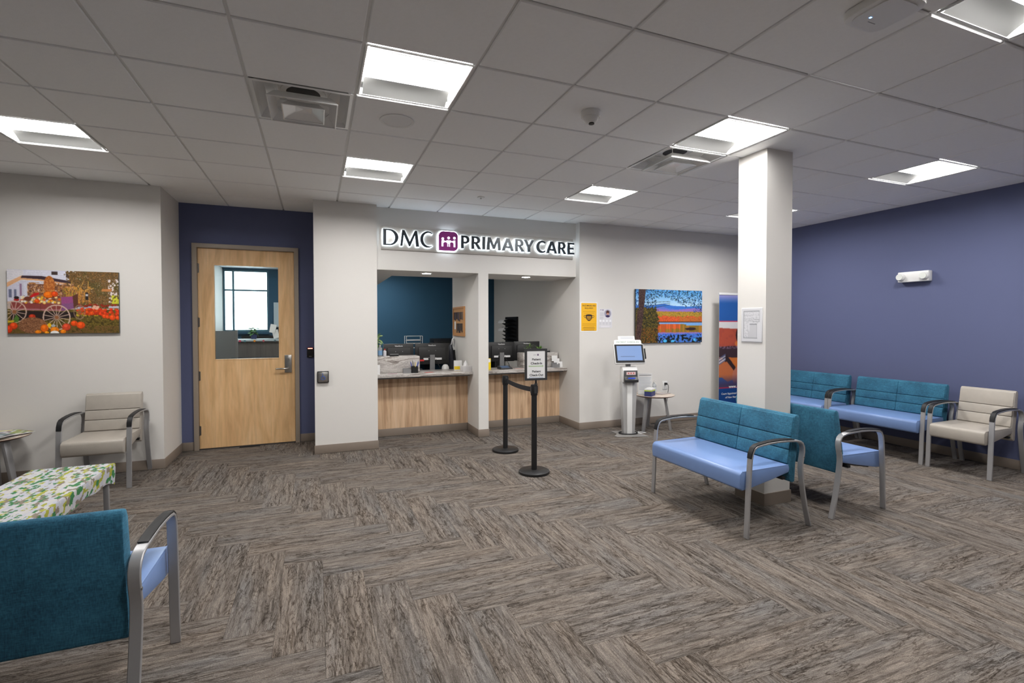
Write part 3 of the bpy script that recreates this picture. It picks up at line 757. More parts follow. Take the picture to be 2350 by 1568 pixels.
# downlights in the soffit
for x, lab in ((1.367, 'small round downlight over the counter nearest the door'), (2.802, 'small round downlight over the counter behind the check-in stand')):
    t_ = thing('downlight', lab, 'downlight', (x, 6.49, 2.19), 0, 'round downlights over the counters')
    MB().lathe([(.060, -.001), (.075, -.001), (.075, -.006), (.058, -.006), (.060, -.001)], n=32).build('trim_ring', M_WHITE, t_, smooth=True)
    MB().cyl((0, 0, 0), .058, -.005, -.002, 32).build('lens', M_DOWN, t_)

# monitors (seen from behind)
M_MON = mat('monitor_back_black', (.016, .016, .017), rough=.38)
M_MON2 = mat('monitor_inset_black', (.024, .024, .025), rough=.5)
def monitor(x, y, z0, z1, w, rz, label):
    t_ = thing('monitor', label, 'monitor', (x, y, .745), rz, 'office monitors seen from behind')
    z0 -= .745; z1 -= .745; h = z1 - z0
    MB().box(-w / 2, w / 2, 0, .03, z0, z1).build('shell', M_MON, t_, bevel=.006)
    ins = MB().box(-w / 2 + .05, w / 2 - .05, -.022, 0, z0 + .06, z1 - .055).build('rear_housing', M_MON2, t_, bevel=.008)
    text(t_, 'ViewSonic', (0, -.0015, z1 - .042), .020, mat('monitor_brand_white', (.8, .8, .8), rough=.5), bold=.015)
    box('screen', mat('monitor_screen', (.02, .02, .025), rough=.2), -w / 2 + .01, w / 2 - .01, .030, .0315, z0 + .015, z1 - .01, t_)
    for sx in (-1, 1):
        for zz in (.1, .2): MB().cyl((sx * .05, 0, z0 + zz), .005, -.0245, -.0215, 8, 'y').build('vesa_screw', M_SILVER, ins)
    box('sticker', M_PAPER, -.13, -.06, -.0235, -.022, z0 + .065, z0 + .095, ins)
    box('sticker', M_PAPER, .04, .14, -.0235, -.022, z0 + .065, z0 + .095, ins)
    box('stand_neck', M_GREY, -.035, .035, -.03, .0, .012, z0 + .14, t_)
    MB().box(-.13, .13, -.10, .12, 0, .012).build('stand_foot', M_DARK, t_, bevel=.004)
    MB().tube([(.05, -.02, z0 + .08), (.09, -.06, z0 - .02), (.16, -.07, .02), (.24, -.02, .008)], .004, 6).build('cable', M_BLACK, t_)
    return t_
monitor(1.105, 7.18, .92, 1.232, .43, .05, 'black monitor behind the stone screen of the counter nearest the door')
monitor(1.585, 7.16, .925, 1.235, .50, -.04, 'black monitor with a red sticker beside the stick vacuum')
monitor(2.69, 7.2, .93, 1.233, .44, 0.0, 'black monitor beside the pier on the counter behind the check-in stand')
monitor(3.14, 7.24, .93, 1.236, .43, -.12, 'black monitor behind the small succulents and check-in stand')
st = box('red_sticker', mat('sticker_red', S(200, 45, 45), rough=.5), 1.40, 1.46, 7.125, 7.127, .975, 1.0); st.parent = None
for o_ in bpy.data.objects:
    if o_.name.startswith('monitor') and o_.get('label', '').startswith('black monitor with a red'):
        st.parent = o_; st.matrix_parent_inverse = (Matrix.Translation(o_.location) @ Matrix.Rotation(o_.rotation_euler.z, 4, 'Z')).inverted()

# counter things
def bottle(name, x, y, z, r, h, body_m, cap_m, label, pump=False, band=None):
    t_ = thing(name, label, 'bottle', (x, y, z))
    MB().lathe([(.001, 0), (r, 0), (r, h * .62), (r * .85, h * .72), (r * .4, h * .78), (r * .4, h * .84), (.001, h * .84)], n=16).build('body', body_m, t_, smooth=True)
    if band: MB().lathe([(r * 1.01, h * .12), (r * 1.01, h * .5)], n=16).build('paper_band', band, t_, smooth=True)
    if pump:
        MB().cyl((0, 0, 0), r * .45, h * .84, h * .9, 10).build('collar', cap_m, t_)
        MB().tube([(0, 0, h * .9), (0, 0, h), (0, -r * .4, h), (0, -r * 1.2, h * .97)], .005, 6).build('pump_head', cap_m, t_, smooth=True)
    else: MB().cyl((0, 0, 0), r * .5, h * .84, h, 12).build('cap', cap_m, t_, smooth=True)
    return t_
bottle('sanitizer_bottle', .80, 6.83, 1.078, .030, .165, M_CLEAR, M_WHITEP, 'clear pump bottle on the stone screen under the plant', True, mat('band_blue', S(120, 160, 200), rough=.5))
bottle('lotion_bottle', .868, 6.88, 1.078, .024, .10, mat('bottle_pale', S(205, 205, 210), rough=.4), mat('cap_red', S(190, 60, 50), rough=.4), 'small pale bottle with a red cap on the stone screen')

def leaf_mesh(L_, w_, bend=.3):
    n = 6; vs = []; fs = []
    for k in range(n + 1):
        u = k / n; ww = w_ * math.sin(PI * min(1, u * .92 + .06)) ** .8 * .5
        x_ = L_ * u; z_ = -bend * L_ * u * u
        vs += [(x_, -ww, z_ + ww * .25), (x_, 0, z_), (x_, ww, z_ + ww * .25)]
    for k in range(n):
        a = k * 3
        fs += [(a, a + 3, a + 4, a + 1), (a + 1, a + 4, a + 5, a + 2)]
    me_ = bpy.data.meshes.new('leaf'); me_.from_pydata(vs, [], fs); shade(me_, 80); return me_
def plant(name, x, y, z, label, pot_r, pot_h, pot_m, nleaf, L_, w_, spread, col, seed, stem=0.1, bend=.3):
    t_ = thing(name, label, 'plant', (x, y, z)); r = random.Random(seed)
    MB().lathe([(.001, 0), (pot_r * .8, 0), (pot_r, pot_h), (pot_r * .9, pot_h), (pot_r * .85, pot_h * .85), (.001, pot_h * .85)], n=18).build('pot', pot_m, t_, smooth=True)
    lm = leaf_mesh(L_, w_, bend); lm.materials.append(mat('leaf_' + name, col, rough=.45, noise=.25, nscale=30))
    for k in range(nleaf):
        a = r.uniform(0, 2 * PI); hgt = pot_h + stem * r.uniform(.1, 1); tilt = r.uniform(-1.1, spread)
        rr = r.uniform(0, pot_r * .5)
        o_ = bpy.data.objects.new('leaf', lm); link(o_, t_)
        o_.location = (rr * math.cos(a), rr * math.sin(a), hgt); o_.rotation_euler = (r.uniform(-.4, .4), tilt, a); s_ = r.uniform(.7, 1.15); o_.scale = (s_, s_, s_)
    if stem > .05:
        for k in range(4):
            a = r.uniform(0, 6.28)
            MB().tube([(0, 0, pot_h * .8), (.02 * math.cos(a), .02 * math.sin(a), pot_h + stem * .5), (.04 * math.cos(a), .04 * math.sin(a), pot_h + stem)], .003, 5).build('stem', MATS['leaf_' + name], t_)
    return t_
plant('leafy_plant', .775, 6.935, 1.0785, 'leafy pale green potted plant behind the pump bottle on the stone screen', .042, .085, mat('pot_dark', S(60, 66, 52), rough=.6), 44, .085, .038, .5, (.26, .40, .15), 3, .19, .35)
plant('spiky_succulent', 3.03, 6.90, 1.078, 'small bushy succulent on the stone screen behind the check-in stand', .03, .04, M_GREY, 26, .085, .012, .3, (.14, .24, .07), 5, .05, .15)
plant('pointed_succulent', 3.205, 6.90, 1.078, 'small bright green succulent with pointed leaves beside the check-in stand', .03, .04, M_GREY, 18, .075, .018, -.1, (.16, .34, .06), 6, .02, .1)

def pen_cup(x, y, z):
    t_ = thing('pen_cup', 'square black pen cup on the stone counter by the stone screen', 'pen cup', (x, y, z))
    b = MB(); a, h, w = .042, .088, .003
    b.box(-a, a, -a, -a + w, 0, h).box(-a, a, a - w, a, 0, h).box(-a, -a + w, -a + w, a - w, 0, h).box(a - w, a, -a + w, a - w, 0, h).box(-a + w, a - w, -a + w, a - w, 0, w)
    b.build('cup', M_BLACK, t_)
pen_cup(1.232, 6.66, .858)
pc = [S(40, 60, 160), S(40, 60, 160), S(230, 200, 40), S(235, 235, 235), S(40, 60, 160), S(60, 90, 190), S(20, 20, 20)]
for k in range(7):
    a = k * 2.4; px, py = 1.232 + .018 * math.cos(a), 6.66 + .018 * math.sin(a); tx, ty = .016 * math.cos(a), .016 * math.sin(a)
    pn = MB().tube([(0, 0, 0), (tx * 2.2, ty * 2.2, .12 + .004 * k), (tx * 2.4, ty * 2.4, .135 + .004 * k)], [.004, .004, .0015], 6).build('pen', mat('pen_%d' % k, pc[k], rough=.4), None, (px, py, .8625))
    tag(pn, 'pen standing in the square black cup on the counter', 'pen', 'pens in the black cup')
bx = thing('card_tray', 'low grey card tray beside the black pen cup', 'tray', (1.13, 6.655, .858))
b = MB(); b.box(-.052, .052, -.03, .03, 0, .006).box(-.052, .052, -.03, -.026, .006, .05).box(-.052, .052, .026, .03, .006, .062).box(-.052, -.048, -.026, .026, .006, .055).box(.048, .052, -.026, .026, .006, .055)
b.build('tray', M_GREY, bx); MB().box(-.045, .045, -.02, .02, .007, .05).build('cards', mat('cards_grey', S(150, 150, 150), rough=.6), bx)
cd_ = MB().prism_x([(0, 0), (.05, 0), (.014, .125), (.010, .125)], -.025, .025).build('card_display', M_PAPER, None, (.745, 6.58, .858)); tag(cd_, 'white folded price card at the edge of the first counter', 'card')
# tissue box
tb_ = thing('tissue_box', 'white patterned tissue box on the counter beside the pier', 'tissue box', (1.935, 6.60, .858), .15)
MB().box(-.062, .062, -.06, .06, 0, .075).build('carton', mat('tissue_carton', S(205, 203, 203), rough=.6, noise=.15, nscale=45), tb_, bevel=.002)
ts = []
for k in range(14):
    a = 2 * PI * k / 14; ts.append((a, .028 + .014 * math.sin(3 * a + 1)))
tm = MB(); vs = [(r_ * math.cos(a), r_ * math.sin(a) * .8, .075) for a, r_ in ts] + [(r_ * .75 * math.cos(a + .3), r_ * .6 * math.sin(a + .3), .11 + .006 * math.sin(4 * a)) for a, r_ in ts] + [(.006 * math.cos(a), .004 * math.sin(a), .15) for a, r_ in ts]
fs = []
for q in range(2):
    for k in range(14): fs.append((q * 14 + k, q * 14 + (k + 1) % 14, q * 14 + 14 + (k + 1) % 14, q * 14 + 14 + k))
tm.add(vs, fs).build('tissue', M_PAPER, tb_, smooth=True)
yb = thing('yellow_card_box', 'white and yellow leaflet box behind the tissue box', 'box', (1.865, 6.76, .858), -.05)
box('carton', M_PAPER, -.055, .055, -.02, .02, 0, .14, yb); box('yellow_band', mat('print_yellow', S(238, 205, 40), rough=.5), -.0555, .0555, -.0205, -.0200, .015, .06, yb)
wb = MB().box(-.05, .05, -.018, .018, 0, .165).build('yellow_leaflet_stand', mat('leaflet_yellow', S(242, 212, 30), rough=.5), None, (2.272, 6.66, .858), (0, 0, .1), bevel=.004); tag(wb, 'bright yellow leaflet holder beside the pier on the second counter', 'leaflet holder')
box('white_flap', M_PAPER, -.04, .04, -.0195, -.0185, .11, .16, wb)
# signature pad
sp = thing('signature_pad', 'black signature pad on the counter behind the check-in stand', 'signature pad', (2.56, 6.70, .858), .1)
MB().prism_x([(-.06, 0), (.07, 0), (.07, .045), (-.06, .018)], -.095, .095).build('body', M_DARK, sp, bevel=.004)
MB().add([(-.07, -.045, .0225), (.06, -.045, .0225), (.06, .05, .0435), (-.07, .05, .0435)], [(0, 1, 2, 3)]).build('pad_screen', mat('pad_screen', S(90, 110, 140), rough=.25), sp)
# brochure tray + appointment cards on counter 2
bt = thing('brochure_tray', 'grey card tray holding white cards at the end of the second counter', 'tray', (3.36, 6.66, .858), -.05)
b = MB(); b.box(-.06, .06, -.03, .03, 0, .006).box(-.06, .06, -.03, -.026, .006, .05).box(-.06, .06, .026, .03, .006, .07).box(-.06, -.056, -.026, .026, .006, .06).box(.056, .06, -.026, .026, .006, .06)
b.build('tray', M_GREY, bt)
for k, (dx, h_) in enumerate(((.0, .13), (.035, .115), (.07, .09))):
    cdo = box('appointment_card', M_PAPER, -.045, .045, -.001, .001, 0, .085, None, loc=(3.375 + dx * .9, 6.705 + .012 * (k == 0) - .02 * k * (k > 1), .859 + .045 * (2 - k)), rot=(-.2, 0, -.15))
    cdo.rotation_euler = (-.12, 0, -.1)
    cdo.parent = bt; cdo.matrix_parent_inverse = (Matrix.Translation(bt.location) @ Matrix.Rotation(-.05, 4, 'Z')).inverted()
for x, y, lab in ((.985, 6.82, 'small black clip lying on the stone screen by the bottles'), (3.30, 6.86, 'small black stapler lying on the stone screen beside the succulents')):
    s_ = thing('stapler', lab, 'stapler', (x, y, 1.078), 0); MB().prism_x([(-.02, 0), (.02, 0), (.02, .012), (-.012, .022), (-.02, .018)], -.06, .06).build('body', M_BLACK, s_, bevel=.003); box('jaw', M_GREY, -.055, .06, -.015, .015, .0225, .030, s_)
# papers on the counters
for x, y, rz, c, lab in ((1.42, 6.62, .3, S(190, 90, 80), 'small red and white card lying on the first counter'), (.93, 6.60, -.1, S(170, 140, 150), 'pinkish flyer lying in front of the stone screen'),
                         (2.76, 6.66, .2, S(200, 160, 155), 'pinkish card lying by the signature pad'), (3.24, 6.60, 0, S(205, 205, 208), 'white form lying in front of the grey card tray')):
    p_ = box('paper_card', mat('card_%d' % int(x * 100), c, rough=.6), -.06, .06, -.03, .03, 0, .002, None, loc=(x, y, .8585), rot=(0, 0, rz)); tag(p_, lab, 'card')

# desk clutter behind the counter: desk phone, round speaker, vacuum, printer, tray, black file rack, cork board
ph = thing('desk_phone', 'black and white desk phone under the middle monitor', 'phone', (1.345, 7.11, .745))
MB().prism_x([(-.08, 0), (.09, 0), (.09, .12), (-.08, .05)], -.10, .10).build('base', M_DARK, ph, bevel=.004)
MB().tube([(-.075, -.05, .085), (-.08, 0, .12), (-.075, .06, .145)], .02, 8).build('handset', M_BLACK, ph, smooth=True)
for r_ in range(3):
    for c_ in range(3): box('key', M_WHITEP, -.03 + c_ * .035, -.008 + c_ * .035, -.06 + r_ * .035, -.04 + r_ * .035, .066 + r_ * .0148, .072 + r_ * .0148, ph)
ws = MB().lathe([(.001, 0), (.03, 0), (.034, .004), (.056, .03), (.058, .055), (.05, .085), (.03, .102), (.001, .106)], n=20).build('round_speaker', M_WHITEP, None, (1.70, 7.06, .86 - .115), smooth=True); tag(ws, 'round white speaker below the middle monitor', 'speaker')
ws.location = (1.765, 7.085, .745); ws.scale = (1, 1, 1.7)
vc = thing('stick_vacuum', 'dark upright stick vacuum standing beside the pier with its handle up', 'vacuum', (1.965, 7.36, 0))
MB().lathe([(.001, .5), (.035, .5), (.05, .6), (.055, .95), (.04, 1.13), (.02, 1.2), (.001, 1.2)], (-.045, 0, 0), 14).build('body', mat('vacuum_charcoal', (.03, .032, .045), rough=.3), vc, smooth=True)
MB().tube([(-.045, 0, 1.18), (-.03, 0, 1.22), (-.02, 0, 1.28), (.0, 0, 1.30), (.015, 0, 1.27), (.005, 0, 1.17)], .010, 8).build('handle', M_SILVER, vc, smooth=True)
MB().tube([(.0, -.03, .6), (.012, -.04, .9), (.0, -.03, 1.12)], .016, 8).build('hose', M_BLACK, vc, smooth=True)
MB().tube([(-.045, 0, .08), (-.045, 0, .52)], .016, 8).build('wand', M_SILVER, vc)
MB().box(-.14, .03, -.10, .05, 0, .07).build('floor_head', M_BLACK, vc, bevel=.01)
cbx = thing('cork_board', 'small oak framed cork board hung with lanyards on the pier side', 'cork board', (2.01, 7.19, 1.555))
cw, ch = .315, .22
for q in ((-cw, cw, ch - .025, ch), (-cw, cw, -ch, -ch + .025), (-cw, -cw + .025, -ch + .025, ch - .025), (cw - .025, cw, -ch + .025, ch - .025)):
    box('frame_strip', M_OAKF, -.02, -.001, q[0], q[1], q[2], q[3], cbx)
box('cork_sheet', M_CORK, -.010, -.001, -cw + .025, cw - .025, -ch + .025, ch - .025, cbx)
r = random.Random(4); lc = [(.02, .02, .025), (.05, .035, .03), (.10, .07, .06), (.03, .04, .10), (.16, .14, .13)]
for row, z_ in ((0, .14), (1, -.03)):
    for k in range(7 if row == 0 else 6):
        y_ = .24 - k * .075 if row == 0 else .08 - k * .055
        c_ = r.randrange(5); hh = r.uniform(.10, .15)
        box('lanyard', mat('lanyard_%d' % c_, lc[c_], rough=.6), -.018, -.0105, y_ - .018, y_ + .018, z_ - hh, z_, cbx)
box('note', M_PAPER, -.012, -.0105, .16, .24, -.12, .0, cbx)
rk = thing('file_rack', 'tall black wall file rack with curling papers behind the second counter', 'file rack', (3.48, 8.715, 0))
box('back_plate', M_BLACK, -.03, -.001, -.30, .30, 1.10, 1.65, rk)
for k in range(7):
    z_ = 1.12 + k * .072
    MB().add([(-.03, -.29, z_), (-.03, .29, z_), (-.11, .29, z_ + .05), (-.11, -.29, z_ + .05)], [(0, 1, 2, 3)]).build('pocket', M_BLACK, rk)
for k, z_ in enumerate((1.58, 1.43)):
    MB().bar([(0, 0), (.05, .02), (.10, .015), (.14, -.01), (.15, -.05)], .26, .002).build('curled_paper', M_PAPER, rk, (-.05, .12, z_), (0, 0, PI / 2))
tr = thing('letter_tray', 'white wire letter tray on the desk along the teal wall', 'letter tray', (1.715, 9.35, .90), 0)
for sx in (-1, 1): MB().tube([(sx * .15, -.1, 0), (sx * .15, -.1, .39), (sx * .15, .1, .39), (sx * .15, .1, 0)], .006, 6).build('side_wire', M_WHITEP, tr)
MB().tube([(-.15, -.1, .39), (.15, -.1, .39)], .006, 6).build('top_wire', M_WHITEP, tr)
for z_ in (.16, .24, .30): box('shelf', M_GREY, -.148, .148, -.1, .1, z_, z_ + .006, tr); box('paper_stack', M_PAPER, -.12, .12, -.09, .09, z_ + .0062, z_ + .02, tr)
prn = thing('printer', 'black office printer on the desk along the teal wall', 'printer', (2.30, 9.40, .90))
MB().box(-.24, .24, -.2, .2, 0, .26).build('body', M_DARK, prn, bevel=.015); MB().prism_x([(-.2, .261), (.2, .261), (.2, .335), (-.12, .315)], -.22, .22).build('scanner_lid', M_BLACK, prn, bevel=.008)
box('brand_plate', M_SILVER, -.05, .05, -.203, -.2005, .20, .215, prn); box('paper_slot', M_BLACK, -.15, .15, -.203, -.2005, .10, .14, prn)
dk = thing('office_desk', 'long desk along the teal office wall carrying printer and letter tray', 'desk', (0, 0, 0))
box('top', M_GREY, .8, 3.3, 9.05, 9.745, .87, .90, dk)
for x in (.82, 2.0, 3.25): box('leg_panel', M_DARK, x, x + .03, 9.07, 9.74, 0, .87, dk)

# things behind the door glass
M_WSP = wood('workstation_laminate', [(0.3, S(78, 74, 72)), (0.7, S(104, 98, 95))], (14, 14, .8), .6, .5)
wk = thing('workstation', 'grey wood office workstation below the bright window', 'desk', (0, 0, 0))
box('front_panel', M_WSP, -1.2, .2, 9.0, 9.03, 0, 1.24, wk); box('ledge', mat('ledge_white', S(175, 188, 195), rough=.4), -1.22, .22, 8.97, 9.25, 1.24, 1.275, wk); box('shelf', M_DARK, -1.2, .2, 9.25, 9.69, 1.20, 1.235, wk); box('back_upstand', M_BLACK, -1.2, .2, 9.62, 9.69, 1.236, 1.315, wk)
for k, (x, c) in enumerate(((-1.14, S(200, 60, 90)), (-1.07, S(90, 140, 150)), (-.93, S(225, 140, 30)), (-.80, S(190, 90, 100)), (-.63, S(90, 110, 120)))):
    pts = [(x + .022 * (1 if q % 2 == 0 else .6) * math.cos(q * PI / 5), 1.245 + .022 * (1 if q % 2 == 0 else .6) * math.sin(q * PI / 5)) for q in range(10)]
    MB().prism_y(pts, 8.962, 8.969).build('paper_flower', mat('flower_%d' % k, c, rough=.6), wk)
pt = thing('partition', 'grey workstation panel just behind the door glass', 'partition', (0, 0, 0))
box('panel', mat('partition_grey', S(120, 122, 126), rough=.7, noise=.04, nscale=80), -1.36, -1.10, 8.2, 8.25, .02, 1.42, pt); box('edge_post', M_GREY, -1.10, -1.075, 8.195, 8.255, 0, 1.43, pt); box('foot_rail', M_GREY, -1.36, -1.10, 8.2, 8.25, 0, .02, pt)
plant('window_plant', -.955, 9.10, 1.275, 'green potted plant on the ledge below the bright window', .05, .07, mat('pot_navy', S(40, 50, 90), rough=.4), 40, .075, .035, .5, (.06, .18, .05), 9, .10, .3)
wbp = box('wall_whiteboard', mat('whiteboard_grey', S(176, 190, 200), rough=.35), -.70, -.35, 9.735, 9.749, 1.47, 1.905); tag(wbp, 'pale whiteboard on the teal wall beside the bright window', 'whiteboard')
box('tray', M_GREY, -.70, -.35, 9.70, 9.735, 1.46, 1.475, wbp)
for k, (x, z) in enumerate(((-.66, 1.40), (-.62, 1.31))):
    n_ = box('pinned_note', M_PAPER, -.045, .045, -.001, .001, -.07, .07, None, loc=(x, 8.975 + .015 * k, z + .045), rot=(.1, .2 * (1 - 2 * k), 0)); tag(n_, 'white note standing on the workstation ledge beside the whiteboard', 'note', 'notes on the workstation ledge')

# ================================================================== WALL ITEMS
# --- pumpkin wagon picture
def pumpkin_canvas():
    c = Canvas(350, 212, (92, 78, 42)); c.ns = 1.4; U, V = c.U, c.V
    n1, n2, n3, n4 = c.n(4, 1), c.n(2, 2), c.n(10, 3), c.n(1.2, 4)
    c.rect(0, 0, 1, .62, (186, 168, 158))
    # sky and white house
    c.rect(0, 0, .62, .5, (222, 222, 236)); c.rect(.0, .0, .14, .2, (228, 224, 226))
    c.put((U < .62) & (V < .16) & (((V * 60).astype(int) % 2) == 0), (206, 206, 224), .5)
    for u0, u1, v0, v1 in ((.385, .44, .02, .07), (.515, .565, .03, .11)): c.rect(u0, v0, u1, v1, (70, 56, 54))
    c.poly([(0, .21), (.12, .10), (.28, .10), (.60, .19), (.60, .24), (.28, .17), (.12, .16), (0, .28)], (226, 172, 128))
    c.poly([(.13, .095), (.30, .095), (.64, .19), (.60, .215), (.28, .145), (.12, .13)], (66, 50, 60))
    c.poly([(0, .28), (.12, .17), (.28, .19), (.28, .5), (0, .5)], (206, 204, 220))
    for u0, u1 in ((.015, .04), (.06, .08)): c.rect(u0, .31, u1, .44, (112, 116, 142))
    c.rect(.11, .22, .125, .5, (150, 120, 150)); c.rect(.145, .2, .175, .5, (215, 215, 230)); c.rect(.175, .22, .6, .48, (128, 84, 62))
    c.put((U > .17) & (U < .62) & (V > .2) & (V < .5) & (n1 > .55), (178, 120, 66)); c.put((U > .17) & (U < .62) & (V > .2) & (V < .5) & (n2 > .72), (214, 180, 160)); c.put((U > .17) & (U < .62) & (V > .22) & (V < .5) & (n2 < .2), (70, 44, 36))
    # corn-stalk figure
    c.put((((U - .365) / .05) ** 2 + ((V - .24) / .15) ** 2 < 1), (172, 92, 40)); c.put((((U - .365) / .05) ** 2 + ((V - .24) / .15) ** 2 < 1) & (n2 > .55), (206, 132, 70))
    # tree mass
    tree = (U > .55 + .30 * (n3 - .5) - .12 * np.clip(.2 - V, 0, 1)) & (V < .60) & (V < .75 - .2 * (U < .6))
    tm_ = tree & (U > .50 + .16 * (n1 - .5)); c.put(tm_, (96, 74, 40))
    c.put(tm_ & (n2 > .55), (126, 96, 56)); c.put(tm_ & (n3 > .6), (84, 82, 40), .6); c.put(tm_ & (n4 > .80), (176, 122, 66)); c.put(tm_ & (n4 < .2), (58, 50, 30)); c.put(tm_ & (n2 < .14), (206, 184, 168))
    c.put((U > .90) & (V > .12) & (V < .5) & (n1 > .52), (226, 214, 214)); c.put((U > .93) & (V > .38) & (V < .52) & (n1 > .4), (206, 206, 60))
    c.rect(.84, .28, .93, .32, (196, 128, 74)); c.rect(.60, .33, .72, .50, (176, 112, 66), .5)
    c.put((U > .50) & (U < .74) & (V > .25) & (V < .52) & (c.n(3, 9) > .6), (202, 140, 62)); c.put((U > .48) & (U < .60) & (V > .28) & (V < .46) & (n2 > .6), (150, 134, 50))
    for k in range(9):
        u = .53 + .022 * k; e = .05 * math.sin(k * 2.3) + .03; c.line(u, .46, u + e * .4, .30, .003, (206, 146, 66)); c.line(u + e * .4, .30, u + e * 1.3, .17 + .05 * (k % 4), .0028, (216, 164, 84))
    c.rect(.685, .34, .715, .46, (46, 40, 38)); c.rect(.69, .37, .71, .40, (200, 200, 205)); c.rect(.60, .565, .74, .60, (176, 176, 200)); c.rect(.90, .555, 1, .59, (196, 190, 204))
    # grass
    gm = V > .62
    c.put(gm, (96, 82, 34)); c.put(gm & (n2 > .6), (124, 104, 46)); c.put(gm & (n1 < .35), (70, 58, 26)); c.put((V > .88) & (n2 > .5), (116, 84, 50))
    c.put((V > .66) & (V < .72) & (U > .58) & (U < .8) & (n1 > .6), (196, 168, 40))
    r = np.random.RandomState(5)
    def pumpkin(u, v, ru, rv, col=(230, 82, 22)):
        c.ell(u, v, ru, rv, tuple(x * .72 for x in col)); c.ell(u, v - rv * .1, ru * .92, rv * .86, col); c.ell(u - ru * .15, v - rv * .35, ru * .45, rv * .4, tuple(min(255, x * 1.1 + 12) for x in col)); c.line(u + ru * .35, v - rv * .6, u + ru * .4, v + rv * .6, .0015, tuple(x * .8 for x in col))
    for k in range(20): pumpkin(.62 + r.rand() * .36, .535 + r.rand() * .03, .012, .018, (150, 44, 24))
    for k in range(70):
        u = .62 + r.rand() * .38; v = .60 + r.rand() ** 1.2 * .09 + .04 * (u - .62); pumpkin(u, v, .014 + .006 * r.rand(), .024, (216 + r.randint(-20, 20), 66 + r.randint(-16, 20), 24))
    for u, v in ((.77, .565), (.80, .575), (.79, .60), (.76, .59)): c.ell(u, v, .016, .02, (232, 176, 150))
    for u, v, q in ((.745, .68, .02), (.70, .66, .016), (.86, .725, .022), (.89, .735, .02), (.935, .745, .03), (.985, .75, .022)): pumpkin(u, v, q, q * 1.55, (230, 78, 24))
    # dark under wagon
    c.poly([(.03, .64), (.60, .66), (.60, .74), (.20, .82), (.03, .78)], (44, 34, 32)); pumpkin(.21, .735, .03, .04, (190, 56, 30))
    # wagon bed
    c.poly([(.03, .51), (.47, .53), (.47, .64), (.03, .625)], (140, 66, 62)); c.poly([(.03, .60), (.47, .62), (.47, .645), (.03, .63)], (168, 110, 116)); c.line(.285, .53, .285, .63, .002, (90, 44, 44))
    c.poly([(.465, .42), (.57, .41), (.58, .60), (.47, .645)], (150, 76, 128)); c.poly([(.47, .53), (.578, .51), (.58, .60), (.47, .645)], (132, 84, 128)); c.poly([(.57, .40), (.62, .36), (.62, .58), (.58, .60)], (96, 58, 44))
    # load on the wagon
    c.poly([(.10, .50), (.20, .38), (.47, .42), (.47, .53), (.10, .51)], (150, 108, 78))
    for k in range(60): c.ell(.12 + r.rand() * .34, .42 + r.rand() * .10, .012, .018, [(236, 176, 50), (226, 96, 30), (196, 196, 206), (240, 214, 150), (116, 60, 50), (232, 224, 210)][r.randint(6)])
    c.poly([(.19, .42), (.23, .365), (.275, .355), (.275, .385), (.21, .435)], (202, 34, 36)); pumpkin(.355, .39, .045, .055, (240, 112, 18)); pumpkin(.41, .375, .03, .045, (224, 74, 22)); pumpkin(.255, .49, .025, .035, (232, 84, 24)); c.ell(.175, .455, .032, .035, (116, 60, 44)); c.ell(.08, .47, .024, .022, (180, 40, 40)); c.ell(.08, .44, .022, .022, (40, 30, 30))
    # wheels
    for u, v, ru, rv, n_ in ((.425, .745, .118, .195, 14), (.06, .66, .10, .165, 12), (.63, .66, .05, .11, 8)):
        col = (206, 176, 158) if ru > .06 else (150, 120, 100)
        for k in range(n_):
            a = 2 * PI * k / n_ + .2; c.line(u, v, u + ru * .96 * math.cos(a), v + rv * .96 * math.sin(a), .0032 if ru > .06 else .002, col)
        c.ring(u, v, ru, rv, .05 if ru > .06 else .07, col); c.ell(u, v, .018, .03, (150, 96, 62))
    # hay bale and foreground pumpkins
    hb = (((U - .215) / .125) ** 2 + ((V - .87) / .125) ** 2 < 1); c.put(hb, (128, 84, 56)); c.put(hb & (n4 > .6), (166, 118, 84)); c.put(hb & (n4 < .25), (92, 58, 40))
    c.poly([(.05, .78), (.075, .70), (.10, .76), (.09, .82), (.02, .83)], (84, 120, 50)); c.poly([(0, .80), (.06, .79), (.05, .82), (0, .83)], (208, 176, 40))
    for u, v, a, b_, col in ((.05, .88, .035, .055, (222, 70, 22)), (.01, .93, .03, .06, (214, 60, 22)), (.58, .84, .033, .045, (226, 76, 20)), (.64, .87, .04, .058, (230, 78, 22)), (.51, .90, .04, .06, (206, 70, 40)), (.315, .92, .036, .065, (232, 104, 16)), (.405, .945, .04, .05, (236, 126, 20)), (.26, .975, .028, .03, (238, 130, 22)), (.48, .97, .026, .035, (240, 128, 20)), (.335, .985, .02, .022, (240, 150, 30))): pumpkin(u, v, a, b_, col)
    c.ell(.405, 1.0, .04, .045, (236, 234, 232)); c.ell(.36, .87, .016, .035, (236, 190, 30)); c.ell(.395, .875, .02, .02, (170, 176, 180))
    c.a = c.a * (0.93 + .14 * c.n(1.1, 77)[..., None])
    return c
pic = thing('canvas_picture', 'canvas photo of an orange pumpkin wagon above the beige armchair', 'picture', (-2.288, 6.14, 1.737), 0, 'canvas pictures on the walls')
box('canvas_block', M_DARK, -.432, .432, -.0275, -.001, -.306, .306, pic)
obj('printed_face', pumpkin_canvas().mesh(.864, .612), M_PRINT, pic, (0, -.0279, 0))

